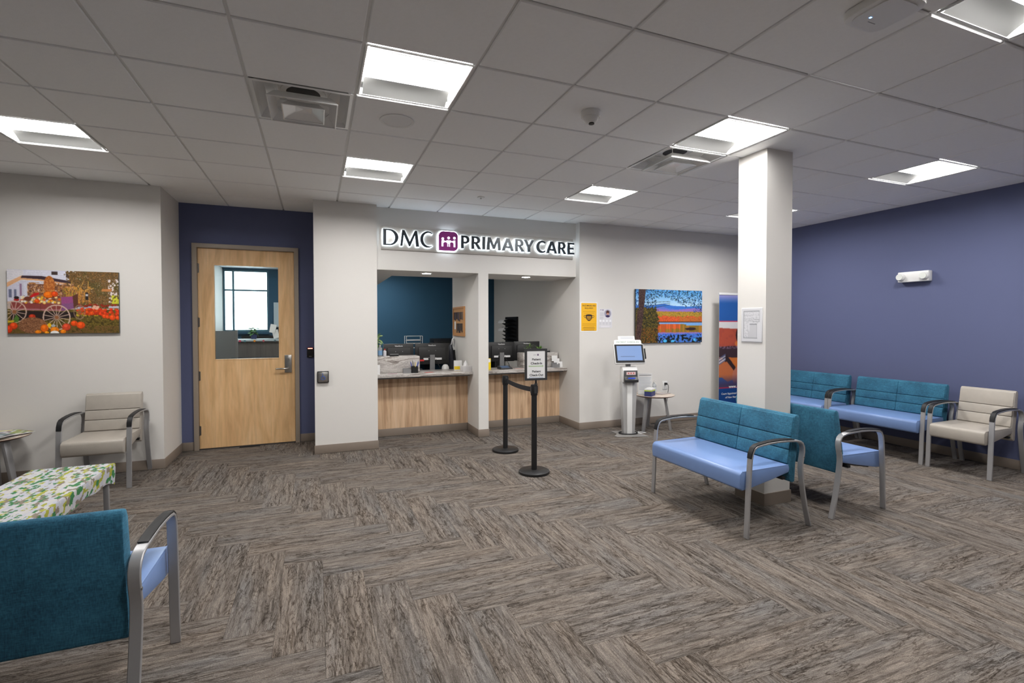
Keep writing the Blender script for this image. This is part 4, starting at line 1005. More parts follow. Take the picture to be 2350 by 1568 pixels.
def lake_canvas():
    c = Canvas(320, 206, (120, 190, 240)); c.ns = 1.3; U, V = c.U, c.V
    n1, n2, n3, n4 = c.n(5, 21), c.n(2.2, 22), c.n(14, 23), c.n(1.3, 24)
    c.a = np.array((86, 168, 236.)) * (1 - np.clip(V / .32, 0, 1)[..., None]) + np.array((196, 226, 248.)) * np.clip(V / .32, 0, 1)[..., None]
    ridge = .30 - .035 * np.exp(-((U - .40) / .09) ** 2) + .04 * np.clip((U - .5), 0, .25) * 4 * .25 - .06 * np.clip(U - .78, 0, 1)
    c.put(V > ridge, (62, 118, 206)); c.put(V > ridge + .06 + .03 * (n3 - .5), (104, 122, 206)); c.put((V > .365 - .02 * np.sin(U * 9) + .02 * (n1 - .5)), (150, 116, 190))
    fm = V > .405 + .01 * n1
    c.put(fm, (196, 140, 52)); c.put(fm & (n2 > .5), (150, 134, 50)); c.put(fm & (n4 > .68), (214, 164, 70)); c.put(fm & (n2 < .25), (88, 96, 40))
    red = (V > .50 + .05 * (n1 - .5)) & (V < .62)
    c.put(red & (U < .66), (222, 92, 46)); c.put(red & (U >= .66), (186, 104, 48)); c.put(red & (n2 > .55), (236, 106, 60)); c.put(red & (n4 < .25), (140, 60, 34)); c.put(red & (U > .6) & (n1 > .5), (190, 110, 50)); c.put((V > .595) & (V < .618), (60, 44, 34), .7)
    c.put((V > .618) & (V < .66), (104, 156, 222)); c.put((V > .625) & (V < .64), (140, 184, 236))
    wm = V > .645 + .012 * (U > .72)
    c.put(wm, (196, 90, 46)); vst = vnoise(c.h, c.w, 1.0, 31)[:1].repeat(c.h, 0)
    vn = np.interp(np.arange(c.w), np.linspace(0, c.w, 60), np.random.RandomState(8).rand(60))[None].repeat(c.h, 0)
    c.put(wm & (vn > .5), (224, 104, 54)); c.put(wm & ((V > .72 + .03 * vn) | (U > .66)), (142, 112, 42)); c.put(wm & ((V > .72 + .03 * vn) | (U > .66)) & (vn > .6), (176, 124, 50)); c.put(wm & (V > .70) & (U < .62) & (vn < .3), (190, 92, 44))
    c.put((V > .655) & (V < .675) & (U > .75), (130, 180, 232)); c.put((V > .80 + .01 * vn), (148, 120, 190)); 
    lo = V > .83 + .03 * (n1 - .5); c.put(lo, (58, 92, 190)); c.put(lo & (n2 > .45), (84, 130, 220)); c.put((V > .85) & (n1 < .40), (24, 28, 34)); c.put((V > .91) & (n1 + .3 * n2 < .72), (26, 28, 28)); c.put((V > .86) & (n4 > .82) & (n1 > .3), (70, 170, 236))
    for u, v, a, b in ((.20, .965, .03, .03), (.25, .93, .03, .016), (.43, .965, .03, .028), (.545, .97, .03, .022), (.88, .95, .02, .03)): c.ell(u, v, a, b, (80, 184, 240))
    c.put(((U - .82) / .09) ** 2 + ((V - .74) / .03) ** 2 + .6 * (n2 - .5) < .9, (56, 40, 40))
    # foliage over the lake: dark leaves at the top, bush beneath the trunk
    lf = ((V < .20 + .10 * np.sin(U * 8 + 1.2) + .12 * (n3 - .3)) & (n2 > .56)) | ((U > .86) & (V < .42) & (n2 > .58)) | ((U < .30) & (V < .40) & (n2 > .57))
    c.put(lf & (U > .10), (30, 54, 78)); c.put(lf & (n4 > .7), (44, 74, 62)); c.put(lf & (n1 > .62), (34, 74, 130))
    for k in range(3): c.line(.16, .25 + .06 * k, .50, .22 + .03 * k, .002, (50, 60, 70))
    bush = (U < .34 - .10 * np.abs(V - .62) + .06 * (n1 - .5)) & (V > .34 + .06 * (n1 - .5))
    c.put(bush, (48, 48, 28)); c.put(bush & (n2 > .62), (104, 92, 34)); c.put(bush & (n4 > .8), (192, 148, 52)); c.put(bush & (n2 < .2), (28, 34, 24)); c.put(bush & (V > .72) & (n4 > .7), (196, 104, 40))
    trk = (U < .145 - .075 * V) & (U > .045 - .045 * V * (V > .4))
    c.put(trk, (70, 50, 46)); c.put(trk & (n2 > .6), (92, 70, 64)); c.put(trk & (n2 < .25), (44, 32, 34)); c.put((U < .045) & (V < .35) & (n2 > .5), (40, 80, 140))
    c.a = c.a * (0.94 + .12 * c.n(1.1, 78)[..., None])
    return c
pic2 = thing('canvas_picture', 'canvas photo of an autumn lake and blue mountains beside the check-in kiosk', 'picture', (5.04, 6.14, 1.630), 0, 'canvas pictures on the walls')
box('canvas_block', M_DARK, -.627, .627, -.03, -.001, -.403, .403, pic2)
obj('printed_face', lake_canvas().mesh(1.254, .806), M_PRINT, pic2, (0, -.0304, 0))

# --- notices
yp = thing('mask_notice', 'yellow face mask notice with white border on the wall by the kiosk', 'notice', (3.633, 6.14, 1.615))
MB().prism_y(rrect(-.141, .141, -.214, .214, .008), -.002, -.0005).build('sheet', M_PAPER, yp)
MB().prism_y(rrect(-.126, .126, -.199, .199, .012), -.0028, -.0021).build('yellow_field', mat('notice_yellow', S(240, 182, 28), rough=.5), yp)
M_INK = mat('notice_ink_brown', (.035, .018, .012), rough=.6); M_INK2 = mat('notice_ink_amber', S(186, 132, 26), rough=.6); M_INK3 = mat('notice_ink_ochre', S(120, 78, 18), rough=.6)
text(yp, 'FACE MASKS ARE', (0, -.0032, .150), .024, M_INK, .215, .012); text(yp, 'REQUIRED', (0, -.0032, .112), .024, M_INK, .135, .012)
for k, (w_, z_) in enumerate(((.20, .075), (.17, .052), (.21, -.100), (.22, -.122), (.18, -.148), (.205, -.162), (.18, -.177), (.17, -.191))):
    box('text_line', M_INK3 if k > 3 else M_INK2, -w_ / 2, w_ / 2, -.0034, -.0029, z_, z_ + .0042, yp)
mk = [(-.055, .022)] + [(.055 * math.sin(a), .022 + .016 * math.cos(a)) for a in np.linspace(-1.3, 1.3, 9)] + [(.055, .022), (.052, -.015), (.030, -.045), (.008, -.058), (-.008, -.058), (-.030, -.045), (-.052, -.015)]
mo = MB().prism_y(mk[::-1], -.0036, -.0029).build('mask_symbol', M_INK, yp)
for z_, w_ in ((.004, .075), (-.014, .072), (-.033, .05)): box('mask_pleat', MATS['notice_yellow'], -w_ / 2, w_ / 2, -.0042, -.0037, z_ - .004, z_ + .004, mo)
for sx in (-1, 1): MB().tube([(sx * .054, -.0034, .022), (sx * .078, -.0034, .022), (sx * .084, -.0034, .008), (sx * .070, -.0034, -.010), (sx * .052, -.0034, -.014)], .003, 6).build('ear_loop', M_INK, mo)
# doctor notice
def doc_canvas():
    c = Canvas(72, 90, (218, 217, 222)); U, V = c.U, c.V
    c.rect(.08, .05, .2, .08, (150, 140, 160)); c.rect(.26, .03, .32, .10, (90, 70, 100))
    for k in range(6): c.rect(.06, .2 + k * .032, .36, .212 + k * .032, (176, 176, 184))
    for k in range(5): c.rect(.06, .42 + k * .03, .34, .43 + k * .03, (182, 182, 188))
    c.ell(.66, .25, .26, .205, (160, 158, 178)); ins = ((U - .66) / .25) ** 2 + ((V - .25) / .195) ** 2 <= 1
    c.put(ins & (((U - .66) / .20) ** 2 + ((V - .46) / .13) ** 2 < 1), (52, 40, 82)); c.ell(.66, .20, .12, .11, (80, 48, 42)); c.ell(.665, .235, .085, .085, (206, 152, 128)); c.put(ins & (((U - .66) / .13) ** 2 + ((V - .165) / .055) ** 2 < 1), (84, 50, 42))
    for u in (.1, .34, .6, .86):
        c.ell(u, .63, .075, .06, (238, 238, 242)); 
        for k in range(4): c.rect(u - .08, .71 + k * .035, u + .07, .722 + k * .035, (186, 186, 194))
    c.rect(.15, .90, .8, .95, (228, 226, 232))
    return c
dn = thing('staff_notice', 'white staff leaflet with a round portrait beside the yellow mask notice', 'notice', (3.911, 6.14, 1.596))
box('sheet', M_PAPER, -.110, .110, -.002, -.0005, -.139, .139, dn); obj('printed_face', doc_canvas().mesh(.216, .274), M_PRINT, dn, (0, -.0024, 0))
# plan on the column
def plan_canvas():
    c = Canvas(64, 84, (212, 212, 216)); U, V = c.U, c.V; ink = (120, 122, 128)
    c.rect(.11, .075, .89, .09, ink, .8); c.rect(.10, .08, .12, .90, ink, .7); c.rect(.88, .08, .895, .40, ink, .7); c.rect(.10, .885, .78, .90, ink, .7); c.rect(.75, .48, .77, .90, ink, .7); c.rect(.40, .47, .77, .485, ink)
    c.poly([(.40, .485), (.75, .485), (.75, .885), (.34, .885), (.34, .75), (.40, .66)], (196, 196, 200))
    n = c.n(2, 3); c.put((n > .66) & (U > .12) & (U < .88) & (V > .09) & (V < .46), ink, .32); c.put((n > .66) & (U > .12) & (U < .36) & (V > .45) & (V < .88), ink, .32)
    for k in range(6): c.rect(.12, .15 + .055 * k, .6, .157 + .055 * k, ink, .4)
    c.rect(.62, .33, .89, .34, ink); c.rect(.56, .39, .89, .40, ink)
    return c
pl = thing('floor_plan', 'floor plan sheet taped on the column face', 'notice', (3.444, 3.129, 1.505), 0)
pl.rotation_euler = (0, 0, -PI / 2)
MB().box(-.108, .108, -.006, -.001, -.145, .145).build('sleeve', mat('sleeve_clear', (.66, .66, .68), rough=.12), pl, bevel=.001); obj('printed_face', plan_canvas().mesh(.205, .278), M_PRINT, pl, (0, -.0066, 0))

# --- push plate, card reader, outlet, emergency light
pp = thing('push_plate', 'square steel door push plate with blue symbol on the wall', 'push plate', (.071, 6.14, .902))
MB().box(-.063, .063, -.03, -.001, -.066, .066).build('box', M_BLACK, pp, bevel=.005)
MB().box(-.054, .054, -.038, -.0302, -.057, .057).build('plate', M_STEEL, pp, bevel=.006)
M_BLU = mat('symbol_blue', S(60, 90, 160), rough=.4)
whl = MB().lathe([(.018, -.0015), (.024, -.0015), (.024, 0), (.018, 0), (.018, -.0015)], (0, -.0385, -.010), 20, 'y').build('wheelchair_wheel', M_BLU, pp)
MB().tube([(-.004, -.0395, .03), (-.004, -.0395, .004), (.014, -.0395, .002), (.022, -.0395, -.026)], .0035, 6).build('wheelchair_body', M_BLU, pp); MB().cyl((-.004, 0, .038), .006, -.0395, -.0382, 12, 'y').build('wheelchair_head', M_BLU, pp)
for sx in (-1, 1): MB().cyl((sx * .034, 0, 0), .004, -.0395, -.038, 8, 'y').build('screw', M_SILVER, pp)
cr = thing('card_reader', 'black card reader with a red light strip beside the door', 'card reader', (-.072, 6.87, 1.150))
MB().box(-.040, .040, -.024, -.001, -.064, .064).build('body', M_BLACK, cr, bevel=.008); box('status_light', mat('led_red', (.8, .1, .08), emit=(1, .12, .08), estr=6), -.027, .027, -.0255, -.0242, .050, .058, cr); box('brand_mark', M_GREY, -.016, .016, -.0248, -.0242, -.050, -.043, cr)
ol = thing('wall_outlet', 'white wall outlet with a black plug above the round side table', 'outlet', (4.975, 6.14, .57))
MB().box(-.045, .045, -.006, -.001, -.065, .065).build('cover_plate', M_WHITEP, ol, bevel=.002); box('socket_face', M_WHITE, -.018, .018, -.0075, -.0062, -.048, -.01, ol)
MB().box(-.016, .016, -.045, -.0062, .012, .042).build('plug', M_BLACK, ol, bevel=.004)
MB().tube([(0, -.042, .027), (.018, -.05, .02), (.035, -.045, -.03), (.034, -.03, -.12), (.02, -.02, -.3), (.03, -.015, -.50), (.0, -.03, -.560), (-.3, -.06, -.562)], .004, 6).build('cord', M_BLACK, ol, smooth=True)
em = thing('emergency_light', 'white emergency light with two lamp heads on the slate blue wall', 'emergency light', (XR, 3.706, 2.078)); em.rotation_euler = (0, 0, -PI / 2)
MB().box(-.165, .165, -.075, -.001, -.062, .062).build('housing', M_WHITEP, em, bevel=.008)
M_LAMPG = mat('lamp_head_pearl', (.72, .74, .70), rough=.2)
for sx in (-1, 1):
    MB().lathe([(.001, -.115), (.030, -.113), (.044, -.10), (.048, -.0755), (.001, -.0755)], (sx * .125, 0, 0), 24, 'y').build('lamp_head', M_WHITEP, em, smooth=True)
    MB().cyl((sx * .125, 0, 0), .036, -.118, -.110, 20, 'y').build('lamp_lens', M_LAMPG, em, smooth=True)

# --- things on the ceiling
spk = thing('ceiling_speaker', 'round flush ceiling speaker grille near the big ceiling light', 'speaker', (*cell(1, 1), CE))
MB().lathe([(.001, -.003), (.098, -.003), (.100, -.006), (.118, -.006), (.120, -.0005), (.001, -.0005)], n=40).build('rim', M_WHITE, spk, smooth=True); MB().cyl((0, 0, 0), .098, -.0045, -.0031, 40).build('grille', mat('grille_white', (.80, .80, .80), rough=.7, bump=.15, bscale=900), spk)
dm = thing('security_camera', 'small white dome security camera on the ceiling', 'camera', (GX + 3.47 * TILE, GY + .47 * TILE, CE))
MB().lathe([(.001, -.0005), (.066, -.0005), (.066, -.03), (.062, -.038), (.001, -.038)], n=32).build('base', M_WHITEP, dm, smooth=True)
MB().lathe([(.001, -.082), (.020, -.081), (.038, -.074), (.05, -.058), (.055, -.0385), (.001, -.0385)], n=32).build('dome', M_WHITEP, dm, smooth=True); MB().cyl((0, -.012, 0), .019, -.086, -.079, 20).build('eye', M_BLACK, dm, smooth=True)
sk = thing('sprinkler_cover', 'small round sprinkler cover plate on the ceiling before the sign', 'sprinkler', (GX + 3.48 * TILE, GY + 4.43 * TILE, CE))
MB().lathe([(.001, -.010), (.034, -.010), (.042, -.007), (.042, -.0005), (.001, -.0005)], n=28).build('plate', M_WHITE, sk, smooth=True); MB().cyl((0, 0, 0), .008, -.02, -.0102, 10).build('pip', M_STEEL, sk)
wp = thing('wireless_access_point', 'white rounded wireless access point on the ceiling with a blue light', 'access point', (2.40, 1.47, CE), .0)
MB().prism_z(rrect(-.125, .125, -.125, .125, .06, 7), -.040, -.0005).build('case', M_WHITEP, wp, bevel=.008)
MB().prism_z(rrect(-.100, .100, -.100, .100, .05, 7), -.0455, -.0402).build('face_plate', M_WHITE, wp); box('status_light', mat('led_blue', (.1, .2, .8), emit=(.1, .3, 1), estr=8), -.046, -.036, .028, .036, -.0462, -.0456, wp)
box('brand_mark', M_GREY, -.02, .03, .055, .058, -.0460, -.0456, wp)

# ================================================================== FURNITURE
ARM = [(.030, 0), (.036, .12), (.043, .30), (.052, .46), (.060, .560), (.068, .600), (.085, .630), (.110, .645), (.16, .653), (.24, .660), (.33, .663), (.42, .660), (.50, .654), (.540, .645), (.563, .628), (.576, .600), (.578, .565), (.570, .525), (.561, .485), (.559, .44), (.566, .38), (.583, .28), (.608, .16), (.650, 0)]
PAD = [(.052, .565), (.060, .602), (.079, .638), (.107, .6555), (.16, .664), (.24, .6715), (.33, .6745), (.42, .6715), (.475, .667)]
def seating(name, label, cat, W, cols, seat_m, back_m, loc, rz, group):
    t_ = thing(name, label, cat, loc, rz, group)
    hx = W / 2 + .023
    sy = [(-.004, .345), (-.008, .40), (-.004, .448), (.010, .464), (.045, .470), (.25, .468), (.475, .470), (.485, .44), (.478, .412), (.30, .375), (.08, .335), (.02, .330)]
    st_ = MB().prism_x(sy, -W / 2 + .004, W / 2 - .004).build('seat', seat_m, t_, bevel=.010, seg=2)
    for sx in (-1, 1):
        x = sx * (W / 2 - .007)
        MB().tube([(x, .02, .466), (x, .25, .4675), (x, .47, .469)], .0026, 5).build('seam', seat_m, st_, smooth=True)
    # backrest: one padded shell and stitched front panels
    bk = [(.492, .345), (.470, .45), (.500, .62), (.527, .80), (.540, .828), (.560, .836), (.580, .828), (.588, .80), (.572, .62), (.548, .47), (.540, .335), (.515, .330)]
    bo = MB().prism_x(bk, -W / 2 + .006, W / 2 - .006).build('backrest', back_m, t_, bevel=.009, seg=2)
    def front(z): # front face of the shell at height z
        return np.interp(z, [.345, .45, .62, .80, .828], [.492, .470, .500, .527, .540])
    rows = [(.474, .578), (.578, .672), (.672, .822)]
    cw_ = (W - .02) / cols
    for c_ in range(cols):
        x0 = -W / 2 + .010 + c_ * cw_
        for (z0, z1) in rows:
            f0, f1 = front(z0), front(z1); q = .0018
            MB().prism_x([(f0 - .012, z0 + q), (f0 + .004, z0 + q), (f1 + .004, z1 - q), (f1 - .012, z1 - q)], x0 + q, x0 + cw_ - q).build('back_panel', back_m, bo, bevel=.007, seg=3)
    for sx in (-1, 1):
        fr_ = MB().bar(ARM, .042, .015, sx * hx).build('arm_frame', M_SILVER, t_, bevel=.003, seg=1)
        MB().bar(PAD, .040, [.006] + [.011] * 7 + [.005], sx * hx).build('arm_pad', M_BLACK, fr_, bevel=.003, seg=1)
        MB().cyl((sx * (hx + .0215), .572, .53), .006, -.0015, .0015, 10, 'x').build('screw', M_STEEL, fr_)
    MB().prism_x([(.10, .338), (.30, .374), (.47, .410), (.47, .400), (.30, .362), (.10, .326)], -W / 2 + .05, W / 2 - .05).build('under_frame', M_BLACK, t_)
    box('cross_rail', M_BLACK, -W / 2 - .002, W / 2 + .002, .40, .43, .368, .388, t_)
    return t_
LW, CW = .985, .470
LGp = 'teal and blue two-seat benches'
# centre bench faces -x ; front feet x=2.80-.03
b0 = seating('two_seat_bench', 'teal and light blue two-seat bench in front of the column, facing the room', 'bench', LW, 2, M_PERI, M_TEAL, (2.775, 3.098, 0), -PI / 2, LGp)
dup(b0, (4.345, 3.115, 0), PI / 2, 'teal two-seat bench behind the column, turned away to face the slate blue wall')
dup(b0, (5.985, 3.768, 0), -PI / 2, 'teal two-seat bench against the slate blue wall next to the beige armchair')
dup(b0, (5.985, 4.845, 0), -PI / 2, 'teal two-seat bench against the slate blue wall, half hidden by the column')
dup(b0, (-.635 - .515, 2.775, 0), PI, 'dark teal two-seat bench seen from behind, before the patterned table')
c0 = seating('armchair', 'beige vinyl armchair under the pumpkin wagon picture', 'chair', CW, 1, M_BEIGE, M_BEIGE, (-1.880, 5.492, 0), 0, 'beige vinyl armchairs')
dup(c0, (5.985, 2.93, 0), -PI / 2, 'beige vinyl armchair against the slate blue wall')

# --- round side tables
def side_table(label, loc, rz):
    t_ = thing('side_table', label, 'table', loc, rz, 'round side tables')
    tp = MB().lathe([(.001, .478), (.235, .478), (.280, .492), (.288, .4985), (.286, .500), (.001, .500)], n=48).build('tabletop', M_TEDGE, t_, smooth=True)
    MB().cyl((0, 0, 0), .286, .5002, .5022, 48).build('laminate', M_TTOP, tp)
    for k in range(3):
        a = 2 * PI * k / 3
        c_, s_ = math.cos(a), math.sin(a)
        m_ = MB(); p0, p1 = (.150, .476), (.235, 0)
        vs = []
        for (rr, z_), w_ in ((p0, .030), (p1, .022)):
            for u, v in ((-1, -1), (1, -1), (1, 1), (-1, 1)): vs.append((c_ * (rr + v * .016) - s_ * u * w_, s_ * (rr + v * .016) + c_ * u * w_, z_))
        m_.add(vs, [(0, 1, 2, 3), (4, 5, 6, 7), (0, 1, 5, 4), (1, 2, 6, 5), (2, 3, 7, 6), (3, 0, 4, 7)]).build('leg', M_SILVER, t_, bevel=.003)
    return t_
t0 = side_table('round side table with three steel legs beside the check-in kiosk', (4.50, 5.79, 0), math.radians(195))
dup(t0, (-2.755, 5.84, 0), math.radians(-20), 'round side table covered in magazines beside the beige armchair')
# magazines
mg = [(-2.66, 5.86, .4, S(70, 65, 60), 'dark magazine at the bottom of the pile on the round table'), (-2.70, 5.80, -.5, S(190, 185, 188), 'pale magazine lying across the pile on the round table'),
      (-2.62, 5.92, .9, S(140, 160, 80), 'green edged magazine on the round table'), (-2.72, 5.88, .1, S(205, 205, 210), 'white magazine on top of the pile on the round table'), (-2.68, 5.72, 1.2, S(120, 140, 145), 'grey-green magazine near the rim of the round table')]
zz = [.5025, .5085, .5145, .5205, .5265]
def mag_canvas(col, seed):
    c = Canvas(30, 40, tuple(int(255 * (v ** (1 / 2.2))) for v in col)); n = c.n(5, seed); n2 = c.n(3, seed + 9)
    c.put(n > .62, (60, 60, 62)); c.put(n2 > .68, (232, 232, 234)); c.put(n2 < .18, (206, 90, 80)); c.rect(.08, .05, .9, .16, (235, 225, 120) if seed % 2 else (230, 230, 235)); return c
for k, (x, y, rz, c_, lab) in enumerate(mg):
    m_ = thing('magazine', lab, 'magazine', (x, y, zz[k]), rz, 'magazines on the round table')
    box('pages', M_PAPER, -.1, .1, -.135, .135, 0, .005, m_)
    me = mag_canvas(c_, 40 + k).mesh(.2, .27); o_ = obj('cover', me, M_PRINT, m_, (0, 0, .0054), (-PI / 2, 0, 0))

# --- patterned table
def cover_mat():
    m, N, L, B = new_mat('patterned_cover_green')
    tc = N.new('ShaderNodeTexCoord'); uv = tc.outputs['Object']
    rot = N.new('ShaderNodeMapping'); rot.inputs['Rotation'].default_value = (0, 0, .0); rot.inputs['Rotation'].default_value = (0, 0, .25); rot.inputs['Scale'].default_value = (46, 22, 26); L.new(uv, rot.inputs['Vector'])
    wob = N.new('ShaderNodeTexNoise'); wob.inputs['Scale'].default_value = 2.2; L.new(rot.outputs[0], wob.inputs['Vector'])
    mixv = N.new('ShaderNodeVectorMath'); mixv.operation = 'MULTIPLY_ADD'; L.new(wob.outputs['Color'], mixv.inputs[0]); mixv.inputs[1].default_value = (.9, .35, .5); L.new(rot.outputs[0], mixv.inputs[2])
    vo = N.new('ShaderNodeTexVoronoi'); vo.feature = 'F1'; vo.distance = 'CHEBYCHEV'; vo.inputs['Scale'].default_value = 1.0; vo.inputs['Randomness'].default_value = .72; L.new(mixv.outputs[0], vo.inputs['Vector'])
    sp_ = N.new('ShaderNodeSeparateColor'); L.new(vo.outputs['Color'], sp_.inputs[0])
    r_ = ramp(N, [(0, (.48, .49, .56)), (.30, (.56, .55, .55)), (.46, S(52, 120, 70)), (.62, S(160, 162, 56)), (.76, S(132, 122, 108)), (.88, (.54, .53, .52))]); r_.color_ramp.interpolation = 'CONSTANT'
    L.new(sp_.outputs[0], r_.inputs[0]); L.new(r_.outputs[0], B.inputs['Base Color']); B.inputs['Roughness'].default_value = .75
    return m
ptb = thing('patterned_table', 'low table under a stretched green, white and grey patterned cover', 'table', (-1.765, 4.20, 0))
tx, ty = .26, .625
# stretched cover: flat top, sides pulled in and scalloped between the corners
nx, ny = 10, 22
def per():
    P = []
    for k in range(nx): P.append((-tx + 2 * tx * k / nx, -ty))
    for k in range(ny): P.append((tx, -ty + 2 * ty * k / ny))
    for k in range(nx): P.append((tx - 2 * tx * k / nx, ty))
    for k in range(ny): P.append((-tx, ty - 2 * ty * k / ny))
    return P
P = per(); n = len(P); cv = MB(); vs = []
def corner_f(px, py): return (abs(px) / tx) ** 6 * (abs(py) / ty) ** 6
for lv in range(4):
    for k, (px, py) in enumerate(P):
        cf = max(0, min(1, (abs(px) / tx) * (abs(py) / ty))); cf = cf ** 4
        zb = .285 - .045 * cf + .010 * math.sin(k * .9)
        f = [.985, 1.0, 1.0, .985 - .04 * (1 - cf)][lv]; z = [.408, .398, .36, zb][lv]
        if lv == 2: f = 1.0 - .012 * (1 - cf)
        fx = f if abs(abs(px) - tx) < 1e-6 else 1 - (1 - f) * .3
        fy = f if abs(abs(py) - ty) < 1e-6 else 1 - (1 - f) * .3
        vs.append((px * fx, py * fy, z))
fs = [tuple(range(n))]
for lv in range(3):
    for k in range(n): fs.append((lv * n + k, lv * n + (k + 1) % n, (lv + 1) * n + (k + 1) % n, (lv + 1) * n + k))
cv.add(vs, fs).build('fabric_cover', cover_mat(), ptb, smooth=True)
box('table_board', M_DARK, -tx + .02, tx - .02, -ty + .02, ty - .02, .355, .395, ptb)
for sx in (-1, 1):
    for sy_ in (-1, 1):
        MB().bar([(sy_ * (ty - .06), .36), (sy_ * (ty - .045), 0)], .035, .028, sx * (tx - .045)).build('leg', M_SILVER, ptb, bevel=.003)

# --- stanchions with belt and check-in sign
def stanchion(x, y, h, label):
    t_ = thing('stanchion', label, 'stanchion', (x, y, 0), 0, 'black belt stanchions')
    MB().lathe([(.001, 0), (.155, 0), (.158, .008), (.156, .024), (.145, .032), (.03, .037), (.001, .037)], n=48).build('base', M_BLACKM, t_, smooth=True)
    MB().cyl((0, 0, 0), .0285, .036, h - .10, 24).build('pole', M_BLACKM, t_, smooth=True)
    hd = MB().lathe([(.001, h - .108), (.034, h - .108), (.035, h - .10), (.035, h - .012), (.033, h), (.001, h)], n=24).build('belt_head', M_BLACK, t_, smooth=True)
    for k in range(4):
        a = k * PI / 2 + PI / 4
    for a in (0, PI / 2, PI, 1.5 * PI): box('belt_slot', M_DARK, -.012, .012, -.0375, -.0335, h - .085, h - .015, hd, rot=(0, 0, a))
    return t_
s1 = stanchion(2.090, 5.462, .90, 'black belt stanchion nearer the counters')
s2 = stanchion(2.052, 4.545, .90, 'black belt stanchion carrying the check-in sign')
sgm = (s2.location - s1.location).xy
bp_ = []
for k in range(9):
    u = k / 8; bp_.append((0.035 + (abs(sgm.y) - .07) * u, -.018 * math.sin(PI * u)))
belt = MB()
L_ = math.hypot(sgm.x, sgm.y); ang = math.atan2(sgm.y, sgm.x)
vs = []; fs = []
for k in range(13):
    u = k / 12; d_ = .036 + (L_ - .072) * u; zc = .845 - .015 * math.sin(PI * u)
    for sy_ in (-.001, .001):
        for zs in (-.025, .025): vs.append((d_ * math.cos(ang) - sy_ * math.sin(ang), d_ * math.sin(ang) + sy_ * math.cos(ang), zc + zs))
for k in range(12):
    a = k * 4; b_ = a + 4
    fs += [(a, b_, b_ + 1, a + 1), (a + 2, a + 3, b_ + 3, b_ + 2), (a + 1, b_ + 1, b_ + 3, a + 3), (a, a + 2, b_ + 2, b_)]
belt.add(vs, fs).build('belt', mat('belt_webbing', (.012, .012, .016), rough=.7), s1)
sg = thing('check_in_sign', 'framed Patient Check-In and Check-Out sign on the stanchion', 'sign', (2.072, 4.545, .90), math.radians(-6))
MB().cyl((0, 0, 0), .010, .0, .06, 12).build('stem', M_BLACK, sg, smooth=True); MB().cyl((0, 0, 0), .016, .0, .012, 12).build('stem_collar', M_DARK, sg)
hw, z0, z1, bw_ = .118, .045, .365, .021
fr_ = MB()
fr_.box(-hw, hw, -.011, .011, z0, z0 + bw_).box(-hw, hw, -.011, .011, z1 - bw_, z1).box(-hw, -hw + bw_, -.011, .011, z0 + bw_, z1 - bw_).box(hw - bw_, hw, -.011, .011, z0 + bw_, z1 - bw_)
fr_.build('frame', M_DARK, sg)
box('insert_sheet', M_PAPER, -hw + bw_, hw - bw_, -.006, .006, z0 + bw_, z1 - bw_, sg)
M_INKD = mat('ink_dark', (.03, .03, .032), rough=.6); M_INKG = mat('ink_pale_green', S(176, 200, 158), rough=.6); M_INKB = mat('ink_pale_blue', S(182, 192, 206), rough=.6)
for s_, z_, h_, w_ in (('Patient', .246, .022, .092), ('Check-In', .205, .024, .122), ('Patient', .124, .022, .092), ('Check-Out', .086, .024, .146)): text(sg, s_, (.004, -.0064, z_), h_, M_INKD, w_, .032)
MB().prism_y([(-.080, .183), (.066, .183), (.066, .176), (.080, .188), (.066, .200), (.066, .193), (-.080, .193)], -.0068, -.0062).build('arrow', M_INKG, sg)
MB().prism_y([(.078, .068), (-.066, .068), (-.066, .062), (-.080, .072), (-.066, .082), (-.066, .076), (.078, .076)], -.0068, -.0062).build('arrow', M_INKB, sg)
text(sg, 'DMC', (-.012, -.0064, .297), .010, mat('ink_grey', S(120, 118, 124), rough=.6)); box('logo_mark', mat('ink_logo', S(110, 90, 120), rough=.6), .012, .028, -.0068, -.0062, .294, .312, sg)

# --- check-in kiosk
KX, KY, KR = 3.975, 5.665, math.radians(-14)
kk = thing('check_in_kiosk', 'white self check-in kiosk with tilted touch screen on a steel base plate', 'kiosk', (KX, KY, 0), KR)
MB().prism_z([(-.215, -.165), (.215, -.195), (.205, -.12), (.16, .0), (.18, .19), (-.18, .19), (-.16, .0), (-.235, -.11)], 0, .008).build('base_plate', mat('base_plate_grey', (.36, .35, .34), rough=.4, metal=.5), kk, bevel=.002)
pm = MB()
def taper(w0, w1, d0, d1, z0, z1, x=0, y=0):
    return [(x - w0, y - d0, z0), (x + w0, y - d0, z0), (x + w0, y + d0, z0), (x - w0, y + d0, z0), (x - w1, y - d1, z1), (x + w1, y - d1, z1), (x + w1, y + d1, z1), (x - w1, y + d1, z1)], [(0, 3, 2, 1), (4, 5, 6, 7), (0, 1, 5, 4), (1, 2, 6, 5), (2, 3, 7, 6), (3, 0, 4, 7)]
pm.add(*taper(.078, .108, .045, .05, .008, .72)).build('post', mat('kiosk_silver', (.50, .50, .50), rough=.4, metal=.3), kk, bevel=.004)
MB().add(*taper(.035, .037, .006, .006, .010, .715, 0, -.0525)).build('post_cover', M_WHITEP, kk, bevel=.002)
MB().prism_x([(-.06, .72), (.05, .72), (.05, .93), (-.05, .93), (-.075, .88)], -.104, .104).build('reader_housing', M_WHITEP, kk, bevel=.006)
rd = MB().prism_x([(-.13, .725), (-.076, .725), (-.0765, .88), (-.09, .885), (-.10, .80), (-.135, .76)], -.095, .095).build('card_reader', M_DARK, kk, bevel=.004)
box('payment_label', mat('label_pale_red', S(226, 200, 200), rough=.5), -.065, .065, -.1005, -.0975, .825, .865, rd)
